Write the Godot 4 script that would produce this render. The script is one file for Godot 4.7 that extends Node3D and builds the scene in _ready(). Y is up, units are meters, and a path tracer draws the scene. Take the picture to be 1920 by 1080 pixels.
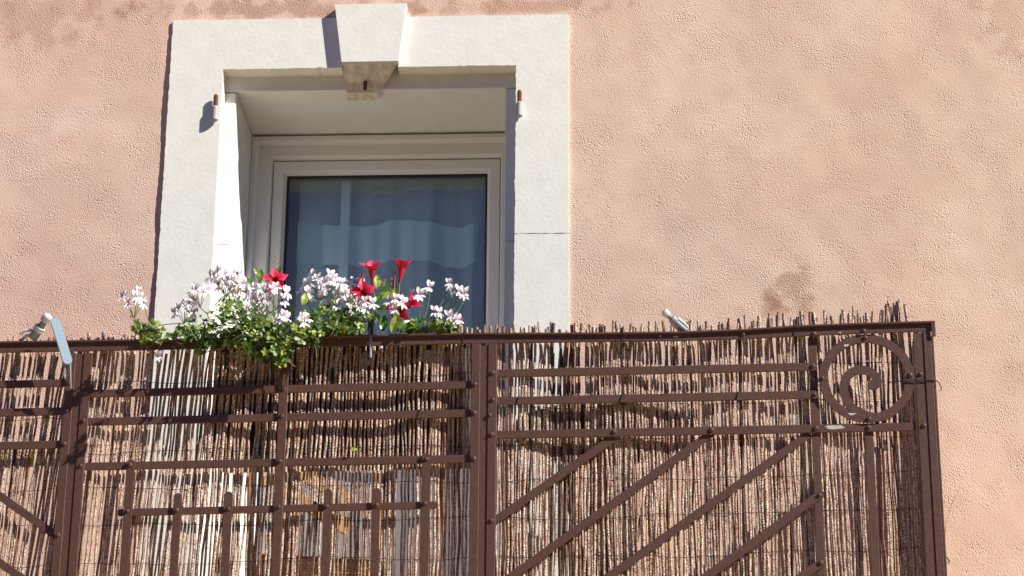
extends Node3D

# ---------------------------------------------------------------- helpers
var rng := RandomNumberGenerator.new()
var bumps := FastNoiseLite.new()
var M := {}
var RAIL := Transform3D()          # the railing's own frame: x along it, z towards the street, y up


func lin(r: float, g: float, b: float) -> Color:
	return Color(r, g, b).linear_to_srgb()


func mat(color: Color, rough := 0.8, metal := 0.0) -> StandardMaterial3D:
	var m := StandardMaterial3D.new()
	m.albedo_color = color
	m.roughness = rough
	m.metallic = metal
	return m


func mb() -> SurfaceTool:
	var st := SurfaceTool.new()
	st.begin(Mesh.PRIMITIVE_TRIANGLES)
	return st


func numbered(called: String, parent: Node) -> String:
	if not parent.has_node(NodePath(called)):
		return called
	var key := called + "@" + str(parent.get_instance_id())
	var n: int = counts.get(key, 0) + 1
	counts[key] = n
	return "%s_%03d" % [called, n]


var counts := {}


func obj(called: String, mesh: Mesh, m: Material, parent: Node = self, at := Transform3D()) -> MeshInstance3D:
	var o := MeshInstance3D.new()
	o.name = numbered(called, parent)
	o.mesh = mesh
	o.material_override = m
	o.transform = at
	parent.add_child(o, true)
	return o


func done(called: String, st: SurfaceTool, m: Material, parent: Node = self, at := Transform3D()) -> MeshInstance3D:
	return obj(called, st.commit(), m, parent, at)


func tag(o: Node, label: String, category: String, group := "", kind := "") -> void:
	if label: o.set_meta("label", label)
	if category: o.set_meta("category", category)
	if group: o.set_meta("group", group)
	if kind: o.set_meta("kind", kind)


func thing(called: String, label: String, category: String, at := Transform3D(), group := "") -> Node3D:
	var o := Node3D.new()
	o.name = numbered(called, self)
	o.transform = at
	add_child(o, true)
	tag(o, label, category, group)
	return o


func tri(st: SurfaceTool, p: Array, n: Array, uv := [], c := []) -> void:
	# front faces run clockwise as seen from the side that the normals point to
	var order := [0, 1, 2]
	if (p[1] - p[0]).cross(p[2] - p[0]).dot(n[0] + n[1] + n[2]) > 0.0:
		order = [0, 2, 1]
	for i in order:
		st.set_normal(n[i])
		if uv: st.set_uv(uv[i])
		if c: st.set_color(c[i])
		st.add_vertex(p[i])


func quad(st: SurfaceTool, p: Array, n: Array, uv := [], c := []) -> void:
	for t in [[0, 1, 2], [0, 2, 3]]:
		tri(st, [p[t[0]], p[t[1]], p[t[2]]], [n[t[0]], n[t[1]], n[t[2]]], [uv[t[0]], uv[t[1]], uv[t[2]]] if uv else [], [c[t[0]], c[t[1]], c[t[2]]] if c else [])


func flat(st: SurfaceTool, p: Array, out: Vector3) -> void:
	var n: Vector3 = (p[1] - p[0]).cross(p[2] - p[0]).normalized()
	if n.dot(out) < 0.0: n = -n
	quad(st, p, [n, n, n, n])


func cuts(h: float, b: float, cell: float) -> Array:
	var a := [-h, -h + b]
	if cell > 0.0:
		var n := int((2.0 * (h - b)) / cell)
		for i in range(1, n):
			a.append(-h + b + 2.0 * (h - b) * i / n)
	a.append(h - b)
	a.append(h)
	return a


func rbox(st: SurfaceTool, at: Transform3D, size: Vector3, bevel: float, cell := 0.0, amp := 0.0) -> void:
	# a box with rounded edges; with amp its faces and edges are uneven
	var h := size / 2.0
	var b := minf(bevel, minf(h.x, minf(h.y, h.z)) * 0.98)
	for axis in 3:
		var u := (axis + 1) % 3
		var v := (axis + 2) % 3
		var cu := cuts(h[u], b, cell)
		var cv := cuts(h[v], b, cell)
		for s in [-1.0, 1.0]:
			var P := []
			var N := []
			for i in cu.size():
				var rp := []
				var rn := []
				for j in cv.size():
					var p := Vector3.ZERO
					p[axis] = s * h[axis]
					p[u] = cu[i]
					p[v] = cv[j]
					var q := p.clamp(-h + Vector3.ONE * b, h - Vector3.ONE * b)
					var n := (p - q).normalized()
					p = q + n * b
					var w := at * p
					var wn := at.basis * n
					if amp > 0.0: w += wn * amp * bumps.get_noise_3dv(w * 900.0)
					rp.append(w)
					rn.append(wn.normalized())
				P.append(rp)
				N.append(rn)
			for i in cu.size() - 1:
				for j in cv.size() - 1:
					quad(st, [P[i][j], P[i + 1][j], P[i + 1][j + 1], P[i][j + 1]], [N[i][j], N[i + 1][j], N[i + 1][j + 1], N[i][j + 1]])


func span(lo: Vector3, hi: Vector3, bevel := 0.002, cell := 0.0, amp := 0.0) -> SurfaceTool:
	var st := mb()
	rbox(st, Transform3D(Basis(), (lo + hi) / 2.0), hi - lo, bevel, cell, amp)
	return st


func tube(st: SurfaceTool, pts: Array, radii: Array, sides := 6, capped := true, tint := [], v0 := 0.0, du := 1.0) -> void:
	var rings := []
	var norms := []
	var along := [v0]
	var side := Vector3.ZERO
	for i in pts.size():
		var t: Vector3 = (pts[mini(i + 1, pts.size() - 1)] - pts[maxi(i - 1, 0)]).normalized()
		if i == 0:
			side = t.cross(Vector3(0.3, 0.1, 1.0)).normalized()
			if side.length() < 0.5: side = t.cross(Vector3.UP).normalized()
		else:
			side = (side - t * side.dot(t)).normalized()
			along.append(along[i - 1] + (pts[i] - pts[i - 1]).length())
		var up := t.cross(side)
		var r := []
		var n := []
		for k in sides + 1:
			var d := side * cos(TAU * k / sides) + up * sin(TAU * k / sides)
			r.append(pts[i] + d * radii[mini(i, radii.size() - 1)])
			n.append(d)
		rings.append(r)
		norms.append(n)
	for i in pts.size() - 1:
		for k in sides:
			var u0 := du * k / sides
			var u1 := du * (k + 1) / sides
			var c := [tint[i], tint[i], tint[i + 1], tint[i + 1]] if tint else []
			quad(st, [rings[i][k], rings[i][k + 1], rings[i + 1][k + 1], rings[i + 1][k]], [norms[i][k], norms[i][k + 1], norms[i + 1][k + 1], norms[i + 1][k]], [] if tint else [Vector2(u0, along[i]), Vector2(u1, along[i]), Vector2(u1, along[i + 1]), Vector2(u0, along[i + 1])], c)
	if capped:
		for e in [0, pts.size() - 1]:
			var out: Vector3 = (pts[0] - pts[1]).normalized() if e == 0 else (pts[e] - pts[e - 1]).normalized()
			for k in sides:
				var c := [tint[e], tint[e], tint[e]] if tint else []
				tri(st, [pts[e], rings[e][k], rings[e][k + 1]], [out, out, out], [] if tint else [Vector2(0, along[e]), Vector2(0.1, along[e]), Vector2(0.1, along[e])], c)


func lathe(st: SurfaceTool, at: Transform3D, profile: Array, sides := 12) -> void:
	# profile: [radius, height] pairs round the local y axis
	for i in profile.size() - 1:
		var a: Array = profile[i]
		var b: Array = profile[i + 1]
		var slope := Vector2(b[1] - a[1], a[0] - b[0]).normalized()
		if slope.length() < 0.5: continue
		for k in sides:
			var p := []
			var n := []
			for e in [[a, k], [a, k + 1], [b, k + 1], [b, k]]:
				var d := Vector3(cos(TAU * e[1] / sides), 0, sin(TAU * e[1] / sides))
				p.append(at * (d * float(e[0][0]) + Vector3.UP * float(e[0][1])))
				n.append((at.basis * (d * slope.x + Vector3.UP * slope.y)).normalized())
			quad(st, p, n)


func plate(st: SurfaceTool, outline: PackedVector2Array, z0: float, z1: float, at := Transform3D()) -> void:
	# a flat plate of the given outline between two depths
	var idx := Geometry2D.triangulate_polygon(outline)
	for s in [[z1, 1.0], [z0, -1.0]]:
		var n: Vector3 = at.basis * Vector3(0, 0, s[1])
		for i in range(0, idx.size(), 3):
			var p := []
			for k in 3:
				var q := outline[idx[i + k]]
				p.append(at * Vector3(q.x, q.y, s[0]))
			tri(st, p, [n, n, n])
	var center := Vector2.ZERO
	for q in outline: center += q / outline.size()
	var turn := 1.0 if Geometry2D.is_polygon_clockwise(outline) else -1.0
	for i in outline.size():
		var a := outline[i]
		var b := outline[(i + 1) % outline.size()]
		var e := (b - a).normalized()
		var n: Vector3 = at.basis * Vector3(-e.y * turn, e.x * turn, 0)
		quad(st, [at * Vector3(a.x, a.y, z0), at * Vector3(b.x, b.y, z0), at * Vector3(b.x, b.y, z1), at * Vector3(a.x, a.y, z1)], [n, n, n, n])


func bar(a: Vector2, b: Vector2, width: float, z0: float, z1: float, round_a := false, round_b := false) -> SurfaceTool:
	# a flat iron bar from a to b in the plane of the railing
	var st := mb()
	var d := (b - a).normalized()
	var at := Transform3D(Basis(Vector3(d.x, d.y, 0), Vector3(-d.y, d.x, 0), Vector3(0, 0, 1)), Vector3((a.x + b.x) / 2.0, (a.y + b.y) / 2.0, (z0 + z1) / 2.0))
	var l := (b - a).length()
	if not (round_a or round_b):
		rbox(st, at, Vector3(l, width, z1 - z0), 0.0012, 0.05, 0.0006)
		return st
	var o := PackedVector2Array()
	for e in [[-1.0, round_a], [1.0, round_b]]:
		if e[1]:
			for k in 9:
				var w := PI * (0.5 + k / 8.0) if e[0] < 0 else PI * (-0.5 + k / 8.0)
				o.append(Vector2(e[0] * (l / 2.0 - width / 2.0) + cos(w) * width / 2.0, sin(w) * width / 2.0))
		else:
			o.append(Vector2(e[0] * l / 2.0, width / 2.0))
			o.append(Vector2(e[0] * l / 2.0, -width / 2.0))
	plate(st, Geometry2D.convex_hull(o).slice(1), -(z1 - z0) / 2.0, (z1 - z0) / 2.0, at)
	return st


func noise(kind: int, frequency: float, octaves := 1, s := 1) -> FastNoiseLite:
	var n := FastNoiseLite.new()
	n.noise_type = kind
	n.frequency = frequency
	n.seed = s
	n.fractal_type = FastNoiseLite.FRACTAL_FBM if octaves > 1 else FastNoiseLite.FRACTAL_NONE
	n.fractal_octaves = octaves
	return n


func bytes_of(n: FastNoiseLite, w: int, h: int) -> PackedByteArray:
	return n.get_seamless_image(w, h, false, false, 0.12, false if n.noise_type == FastNoiseLite.TYPE_CELLULAR else true).get_data()


func texture(w: int, h: int, format: int, data: PackedByteArray) -> ImageTexture:
	return ImageTexture.create_from_image(Image.create_from_data(w, h, false, format, data))


# ---------------------------------------------------------------- materials
func plaster_height() -> ImageTexture:
	# trowelled render over 1.5 m: fine sharp ridges, rougher in some places than in others, and clusters of small pits
	var S := 1536
	var a := bytes_of(noise(FastNoiseLite.TYPE_SIMPLEX_SMOOTH, 0.17, 2, 3), S, S)
	var r := bytes_of(noise(FastNoiseLite.TYPE_SIMPLEX_SMOOTH, 0.085, 2, 8), S, S)
	var c := bytes_of(noise(FastNoiseLite.TYPE_SIMPLEX_SMOOTH, 0.11, 1, 12), S, S)
	var w := bytes_of(noise(FastNoiseLite.TYPE_SIMPLEX_SMOOTH, 0.007, 3, 13), S, S)
	var d := PackedByteArray()
	d.resize(S * S)
	for i in S * S:
		var rough := clampf(float(w[i]) / 128.0 - 0.35, 0.2, 1.4)
		var ridge := 1.0 - absf(float(r[i]) - 128.0) / 64.0
		var pit := clampf((float(c[i]) - 236.0 + 26.0 * rough) / 16.0, 0.0, 1.0)
		d[i] = clampi(int(118.0 + (0.34 * (float(a[i]) - 128.0) + 30.0 * ridge) * (0.45 + 0.6 * rough) - 105.0 * pit), 0, 255)
	return texture(S, S, Image.FORMAT_L8, d)


func plaster_colour() -> ImageTexture:
	# the lime wash: broad clouds, worn pale patches, a rust-brown stain and darker upper corners, over 4.2 x 2.7 m of wall
	var W := 1344
	var H := 864
	var n1 := noise(FastNoiseLite.TYPE_SIMPLEX_SMOOTH, 0.0055, 4, 21)
	var n2 := noise(FastNoiseLite.TYPE_SIMPLEX_SMOOTH, 0.035, 5, 33)
	var n3 := noise(FastNoiseLite.TYPE_SIMPLEX_SMOOTH, 0.003, 2, 44)
	var A := n1.get_image(W, H, false, false, false).get_data()
	var B := n2.get_image(W, H, false, false, false).get_data()
	var C := n3.get_image(W, H, false, false, false).get_data()
	var d := PackedByteArray()
	d.resize(W * H * 3)
	var base := Color(1, 1, 1)
	for y in H:
		for x in W:
			var i := y * W + x
			var p := Vector2(-1.6 + 4.2 * x / W, 2.9 - 2.7 * y / H)
			var a := A[i] / 255.0 - 0.5
			var b := B[i] / 255.0 - 0.5
			var c := C[i] / 255.0 - 0.5
			var r := 0.955 + 0.05 * a + 0.04 * b
			var g := r - 0.012 + 0.045 * a + 0.03 * c + 0.03 * b
			var bl := r - 0.015 + 0.05 * a + 0.03 * c + 0.03 * b
			var pale := clampf((a - 0.16) * 4.0, 0.0, 1.0) * 0.5
			g += 0.035 * pale
			bl += 0.07 * pale
			var pink := clampf((0.1 - p.x) / 1.2, 0.0, 1.0)            # the left of the facade was washed pinker
			g -= 0.018 * pink
			bl -= 0.005 * pink
			var spots := [[1.365, 1.445, 0.070, 0.060, 0.34], [1.31, 1.375, 0.04, 0.03, 0.28], [2.12, 2.42, 0.10, 0.12, 0.12], [-1.15, 2.47, 0.2, 0.09, 0.16], [-0.32, 2.465, 0.42, 0.03, 0.3], [0.45, 2.46, 0.3, 0.022, 0.22]]
			for s in spots:
				var q := Vector2((p.x - s[0]) / s[2], (p.y - s[1]) / s[3]).length() + b * 2.6
				var k: float = smoothstep(1.45, 0.55, q) * s[4]
				r *= 1.0 - 0.32 * k
				g *= 1.0 - 0.45 * k
				bl *= 1.0 - 0.50 * k
			d[i * 3] = clampi(int(r * 255.0), 0, 255)
			d[i * 3 + 1] = clampi(int(g * 255.0), 0, 255)
			d[i * 3 + 2] = clampi(int(bl * 255.0), 0, 255)
	return texture(W, H, Image.FORMAT_RGB8, d)


func grain(s: int, f: float, lo: Color, hi: Color, sharp := 1.0, S := 512) -> ImageTexture:
	var a := bytes_of(noise(FastNoiseLite.TYPE_SIMPLEX_SMOOTH, f, 4, s), S, S)
	var d := PackedByteArray()
	d.resize(S * S * 3)
	for i in S * S:
		var c := lo.lerp(hi, clampf(0.5 + (a[i] / 255.0 - 0.5) * sharp, 0.0, 1.0))
		d[i * 3] = int(c.r * 255.0)
		d[i * 3 + 1] = int(c.g * 255.0)
		d[i * 3 + 2] = int(c.b * 255.0)
	return texture(S, S, Image.FORMAT_RGB8, d)


func heights(s: int, f: float, octaves := 3, S := 512) -> ImageTexture:
	return texture(S, S, Image.FORMAT_L8, bytes_of(noise(FastNoiseLite.TYPE_SIMPLEX_SMOOTH, f, octaves, s), S, S))


func stone_height() -> ImageTexture:
	# many coats of paint over dressed stone: soft brush marks, a few dings and hairline cracks
	var S := 1024
	var a := bytes_of(noise(FastNoiseLite.TYPE_SIMPLEX_SMOOTH, 0.03, 5, 15), S, S)
	var b := bytes_of(noise(FastNoiseLite.TYPE_SIMPLEX_SMOOTH, 0.05, 2, 61), S, S)
	var c := bytes_of(noise(FastNoiseLite.TYPE_SIMPLEX_SMOOTH, 0.008, 4, 62), S, S)
	var d := PackedByteArray()
	d.resize(S * S)
	for i in S * S:
		var ding := clampf((float(b[i]) - 226.0) / 12.0, 0.0, 1.0)
		var crack := clampf(1.0 - absf(float(c[i]) - 128.0) / 1.2, 0.0, 1.0) * clampf((float(a[i]) - 150.0) / 30.0, 0.0, 1.0)
		d[i] = clampi(int(120.0 + 0.34 * a[i] - 110.0 * ding - 40.0 * crack), 0, 255)
	return texture(S, S, Image.FORMAT_L8, d)


func relief(m: StandardMaterial3D, t: Texture2D, cm: float, per_metre: float) -> StandardMaterial3D:
	m.heightmap_enabled = true
	m.heightmap_texture = t
	m.heightmap_scale = cm
	m.uv1_triplanar = true
	m.uv1_world_triplanar = true
	m.uv1_scale = Vector3.ONE * per_metre
	return m


func bark() -> ImageTexture:
	# peeling bark of heather twigs: long streaks, pale wood, dark knots
	var W := 128
	var H := 1024
	var a := noise(FastNoiseLite.TYPE_SIMPLEX_SMOOTH, 0.03, 3, 5)
	var b := noise(FastNoiseLite.TYPE_SIMPLEX_SMOOTH, 0.09, 2, 6)
	var d := PackedByteArray()
	d.resize(W * H * 3)
	for y in H:
		for x in W:
			var s := a.get_noise_2d(x * 1.6, y * 0.35)
			var k := b.get_noise_2d(x * 0.8, y * 0.75)
			var c := Color(0.98, 0.94, 0.90).lerp(Color(0.78, 0.63, 0.55), clampf(0.45 + s * 1.5, 0, 1))
			c = c.lerp(Color(0.20, 0.14, 0.12), clampf((k - 0.14) * 5.0, 0.0, 0.92))
			var i := (y * W + x) * 3
			d[i] = int(c.r * 255)
			d[i + 1] = int(c.g * 255)
			d[i + 2] = int(c.b * 255)
	return texture(W, H, Image.FORMAT_RGB8, d)


func weave(cover: float) -> ImageTexture:
	# a sheer linen: threads of uneven cover, as alpha
	var S := 512
	var d := PackedByteArray()
	d.resize(S * S * 4)
	var n := noise(FastNoiseLite.TYPE_SIMPLEX, 0.05, 2, 9)
	for y in S:
		for x in S:
			var w := 0.5 * n.get_noise_2d(x * 6.0, y * 0.4) + 0.5 * n.get_noise_2d(x * 0.4 + 900.0, y * 6.0)
			var i := (y * S + x) * 4
			d[i] = 188
			d[i + 1] = 228
			d[i + 2] = 246
			d[i + 3] = clampi(int(255.0 * (cover + 0.16 * w)), 0, 255)
	return texture(S, S, Image.FORMAT_RGBA8, d)


func make_materials() -> void:
	var p := mat(lin(0.80, 0.595, 0.465), 0.95)
	relief(p, plaster_height(), 0.43, 0.6667)
	p.detail_enabled = true
	p.detail_blend_mode = BaseMaterial3D.BLEND_MODE_MUL
	p.detail_uv_layer = BaseMaterial3D.DETAIL_UV_2
	p.detail_albedo = plaster_colour()
	M.plaster = p
	var w := mat(Color(1, 1, 1), 0.75)
	w.albedo_texture = grain(14, 0.012, lin(0.80, 0.80, 0.725), lin(0.85, 0.85, 0.785), 1.4)
	M.white_stone = relief(w, stone_height(), 0.11, 1.6)
	var ss := mat(Color(1, 1, 1), 0.85)
	ss.albedo_texture = grain(16, 0.018, lin(0.56, 0.48, 0.38), lin(0.80, 0.75, 0.65), 2.0)
	M.stained_stone = relief(ss, heights(29, 0.03, 4), 0.12, 3.1)
	M.upvc = mat(lin(0.84, 0.83, 0.80), 0.35)
	M.rubber = mat(lin(0.012, 0.012, 0.013), 0.6)
	var g := mat(Color(0.9, 0.95, 1.0, 0.06), 0.02)
	g.transparency = BaseMaterial3D.TRANSPARENCY_ALPHA
	g.metallic_specular = 0.5
	M.glass = g
	var iron := mat(Color(1, 1, 1), 0.55)
	iron.albedo_texture = grain(17, 0.02, lin(0.082, 0.040, 0.028), lin(0.106, 0.052, 0.037), 1.5)
	M.iron = relief(iron, heights(18, 0.05, 3), 0.055, 5.0)
	M.paint_chip = relief(mat(lin(0.55, 0.52, 0.48), 0.8), heights(19, 0.1), 0.1, 8.0)
	M.rust = relief(mat(lin(0.16, 0.055, 0.025), 0.9), heights(20, 0.1), 0.15, 8.0)
	M.white_metal = relief(mat(lin(0.42, 0.42, 0.41), 0.5), heights(22, 0.08), 0.1, 8.0)
	M.pale_blue = mat(lin(0.28, 0.38, 0.46), 0.45)
	M.grey_plastic = mat(lin(0.24, 0.27, 0.32), 0.5)
	M.light_plastic = mat(lin(0.58, 0.60, 0.62), 0.5)
	M.dark = mat(lin(0.018, 0.018, 0.02), 0.6)
	M.wire = mat(lin(0.03, 0.028, 0.03), 0.6, 0.4)
	var t := bark()
	var rh := heights(23, 0.06, 3)
	M.reeds = []
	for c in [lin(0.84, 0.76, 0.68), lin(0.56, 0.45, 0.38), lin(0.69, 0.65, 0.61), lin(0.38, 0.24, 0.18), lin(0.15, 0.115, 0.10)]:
		var r := mat(c, 0.85)
		r.albedo_texture = t
		r.uv1_scale = Vector3(0.5, 3.2, 1)
		M.reeds.append(r)
	M.planter = mat(lin(0.045, 0.03, 0.024), 0.6)
	M.soil = relief(mat(lin(0.04, 0.028, 0.02), 1.0), heights(24, 0.1), 0.5, 6.0)
	var leafc := [lin(0.125, 0.20, 0.028), lin(0.075, 0.145, 0.024), lin(0.26, 0.33, 0.05), lin(0.045, 0.095, 0.018)]
	M.leaves = []
	for c in leafc:
		var l := mat(c, 0.42)
		l.backlight_enabled = true
		l.backlight = Color(c.r * 0.8, c.g * 0.85, c.b * 0.4)
		M.leaves.append(l)
	var gl := mat(lin(0.075, 0.17, 0.018), 0.28)
	gl.backlight_enabled = true
	gl.backlight = Color(0.25, 0.36, 0.04)
	M.glossy_leaf = gl
	var st := mat(lin(0.13, 0.17, 0.045), 0.6)
	M.stem = st
	M.dry = mat(lin(0.36, 0.24, 0.13), 0.9)
	var pet := mat(Color(1, 1, 1), 0.6)
	pet.vertex_color_use_as_albedo = true
	pet.backlight_enabled = true
	pet.backlight = Color(0.35, 0.33, 0.36)
	M.petal = pet
	var red := mat(Color(1, 1, 1), 0.5)
	red.vertex_color_use_as_albedo = true
	red.backlight_enabled = true
	red.backlight = Color(0.42, 0.02, 0.08)
	M.red_petal = red
	M.bud = mat(lin(0.20, 0.008, 0.02), 0.5)
	var cu := mat(Color(1, 1, 1), 0.9)
	cu.albedo_texture = weave(0.58)
	cu.transparency = BaseMaterial3D.TRANSPARENCY_ALPHA
	cu.backlight_enabled = true
	cu.backlight = Color(0.3, 0.3, 0.3)
	cu.uv1_scale = Vector3(5, 5, 1)
	M.sheer = cu
	var cd := cu.duplicate()
	cd.albedo_texture = weave(0.92)
	M.doubled = cd
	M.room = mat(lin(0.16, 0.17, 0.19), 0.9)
	var slab := relief(mat(lin(0.68, 0.42, 0.21), 0.9), heights(25, 0.05), 0.2, 3.0)
	M.slab = slab
	M.ground = relief(mat(lin(0.055, 0.052, 0.048), 0.95), heights(26, 0.05), 0.6, 1.0)
	M.opposite = mat(lin(0.20, 0.17, 0.14), 0.95)
	M.added_pavement = relief(mat(lin(0.68, 0.49, 0.26), 0.95), heights(28, 0.05), 0.4, 1.0)
	M.wood = mat(Color(1, 1, 1), 0.6)
	M.wood.albedo_texture = grain(27, 0.02, lin(0.42, 0.20, 0.07), lin(0.58, 0.31, 0.12), 1.5)
	M.wood.uv1_triplanar = true
	M.wood.uv1_scale = Vector3(8, 2, 8)


# ---------------------------------------------------------------- the house
func plaster_wall(house: Node3D) -> void:
	var st := mb()
	var step := 0.04
	var nx := 225
	var ny := 206
	var und := noise(FastNoiseLite.TYPE_SIMPLEX_SMOOTH, 1.0, 1, 51)
	var hgt := func(x: float, y: float) -> float:
		return 0.0028 * und.get_noise_2d(x * 2.3, y * 2.3) + 0.0011 * und.get_noise_2d(x * 6.0 + 50.0, y * 6.0) + 0.0003 * und.get_noise_2d(x * 17.0, y * 17.0 + 80.0) - 0.004 + 0.0065 * exp(-maxf(maxf(absf(x + 0.008) - 0.70, y - 2.46), 0.0) / 0.30)
	for j in ny + 1:
		for i in nx + 1:
			var x := -4.0 + i * step
			var y := -2.75 + j * step
			var e := 0.01
			st.set_normal(Vector3(hgt.call(x - e, y) - hgt.call(x + e, y), hgt.call(x, y - e) - hgt.call(x, y + e), 2.0 * e).normalized())
			st.set_uv2(Vector2((x + 1.6) / 4.2, (2.9 - y) / 2.7))
			st.set_uv(Vector2(x, y))
			st.add_vertex(Vector3(x, y, hgt.call(x, y)))
	for j in ny:
		for i in nx:
			var x := -4.0 + (i + 0.5) * step
			var y := -2.75 + (j + 0.5) * step
			if absf(x + 0.008) < 0.60 and y > 0.02 and y < 2.36:
				continue
			var a := j * (nx + 1) + i
			for k in [a, a + nx + 1, a + 1, a + 1, a + nx + 1, a + nx + 2]:
				st.add_index(k)
	var wall := done("plaster_wall", st, M.plaster, house)
	var core := mb()
	for b in [[Vector3(-4, -2.75, -0.46), Vector3(-0.66, 5.5, -0.03)], [Vector3(0.645, -2.75, -0.46), Vector3(5, 5.5, -0.03)], [Vector3(-0.658, 2.42, -0.46), Vector3(0.643, 5.5, -0.03)], [Vector3(-0.658, -2.75, -0.46), Vector3(0.643, -0.16, -0.03)]]:
		rbox(core, Transform3D(Basis(), (b[0] + b[1]) / 2.0), b[1] - b[0], 0.002)
	done("masonry", core, M.room, wall)


func frame_ring(st: SurfaceTool, x0: float, y0: float, x1: float, y1: float, profile: Array) -> void:
	# a mitred frame: profile gives [inset, depth] from the outer edge inwards
	for i in profile.size() - 1:
		var a: Array = profile[i]
		var b: Array = profile[i + 1]
		var ra := [Vector3(x0 + a[0], y0 + a[0], a[1]), Vector3(x1 - a[0], y0 + a[0], a[1]), Vector3(x1 - a[0], y1 - a[0], a[1]), Vector3(x0 + a[0], y1 - a[0], a[1])]
		var rb := [Vector3(x0 + b[0], y0 + b[0], b[1]), Vector3(x1 - b[0], y0 + b[0], b[1]), Vector3(x1 - b[0], y1 - b[0], b[1]), Vector3(x0 + b[0], y1 - b[0], b[1])]
		for k in 4:
			var inw := Vector3([0, -1, 0, 1][k], [1, 0, -1, 0][k], 0)
			var n: Vector3 = Vector3(0, 0, 1) * float(b[0] - a[0]) + inw * float(a[1] - b[1])
			if n.length() < 1e-6: n = inw
			flat(st, [ra[k], ra[(k + 1) % 4], rb[(k + 1) % 4], rb[k]], n if n.length() > 0 else Vector3(0, 0, 1))


func curtain_sheet(x0: float, x1: float, y0: float, y1: float, z: float, amp: float, s: float) -> SurfaceTool:
	var st := mb()
	var nx := int((x1 - x0) / 0.006)
	var ny := maxi(2, int((y1 - y0) / 0.05))
	var fold := func(x: float, y: float) -> float:
		var k := clampf((2.1 - y) / 0.5, 0.25, 1.0)
		return z + amp * (sin(x * 41.0 + s) * 0.55 + sin(x * 23.0 + 1.7 * s + y * 0.8) * 0.8 + 0.35 * sin(x * 87.0)) * k
	for j in ny + 1:
		for i in nx + 1:
			var x := x0 + (x1 - x0) * i / nx
			var y := y0 + (y1 - y0) * j / ny
			var dzx: float = (fold.call(x + 0.002, y) - fold.call(x - 0.002, y)) / 0.004
			st.set_normal(Vector3(-dzx, 0, 1).normalized())
			st.set_uv(Vector2(x, y))
			# the hem follows the folds a little
			st.add_vertex(Vector3(x, y + 0.012 * sin(x * 17.0 + 0.6) + 0.004 * sin(x * 41.0), fold.call(x, y)))
	for j in ny:
		for i in nx:
			var a := j * (nx + 1) + i
			for k in [a, a + nx + 1, a + 1, a + 1, a + nx + 1, a + nx + 2]:
				st.add_index(k)
	return st


func worn(o: Array) -> PackedVector2Array:
	# an outline whose edges wander by a millimetre or two and are chipped here and there
	var p := PackedVector2Array()
	for i in o.size():
		var a: Vector2 = o[i]
		var b: Vector2 = o[(i + 1) % o.size()]
		var n := maxi(1, int((b - a).length() / 0.012))
		for k in n:
			var q := a.lerp(b, float(k) / n)
			var e := (b - a).normalized().orthogonal()
			q += e * (0.0011 * bumps.get_noise_2d(q.x * 4000.0, q.y * 4000.0) + (rng.randf_range(-0.0012, 0.0012) if k else 0.0))
			if k and rng.randf() < 0.05: q += e * rng.randf_range(-0.004, 0.002)
			p.append(q)
	return p


func pintle(house: Node3D, x: float) -> void:
	var p := done("shutter_pintle", span(Vector3(x - 0.007, 2.052, 0.0), Vector3(x + 0.007, 2.072, 0.025), 0.003), M.white_metal, house)
	var st := mb()
	lathe(st, Transform3D(Basis(), Vector3(x, 2.043, 0.027)), [[0.0, 0.0], [0.006, 0.001], [0.0115, 0.006], [0.0115, 0.05], [0.009, 0.055], [0.0, 0.056]], 14)
	done("barrel", st, M.white_metal, p)
	var s2 := mb()
	lathe(s2, Transform3D(Basis(), Vector3(x, 2.09, 0.027)), [[0.0075, 0.0], [0.0075, 0.046], [0.005, 0.051], [0.0, 0.052]], 12)
	done("pin", s2, M.rust, p)


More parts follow.
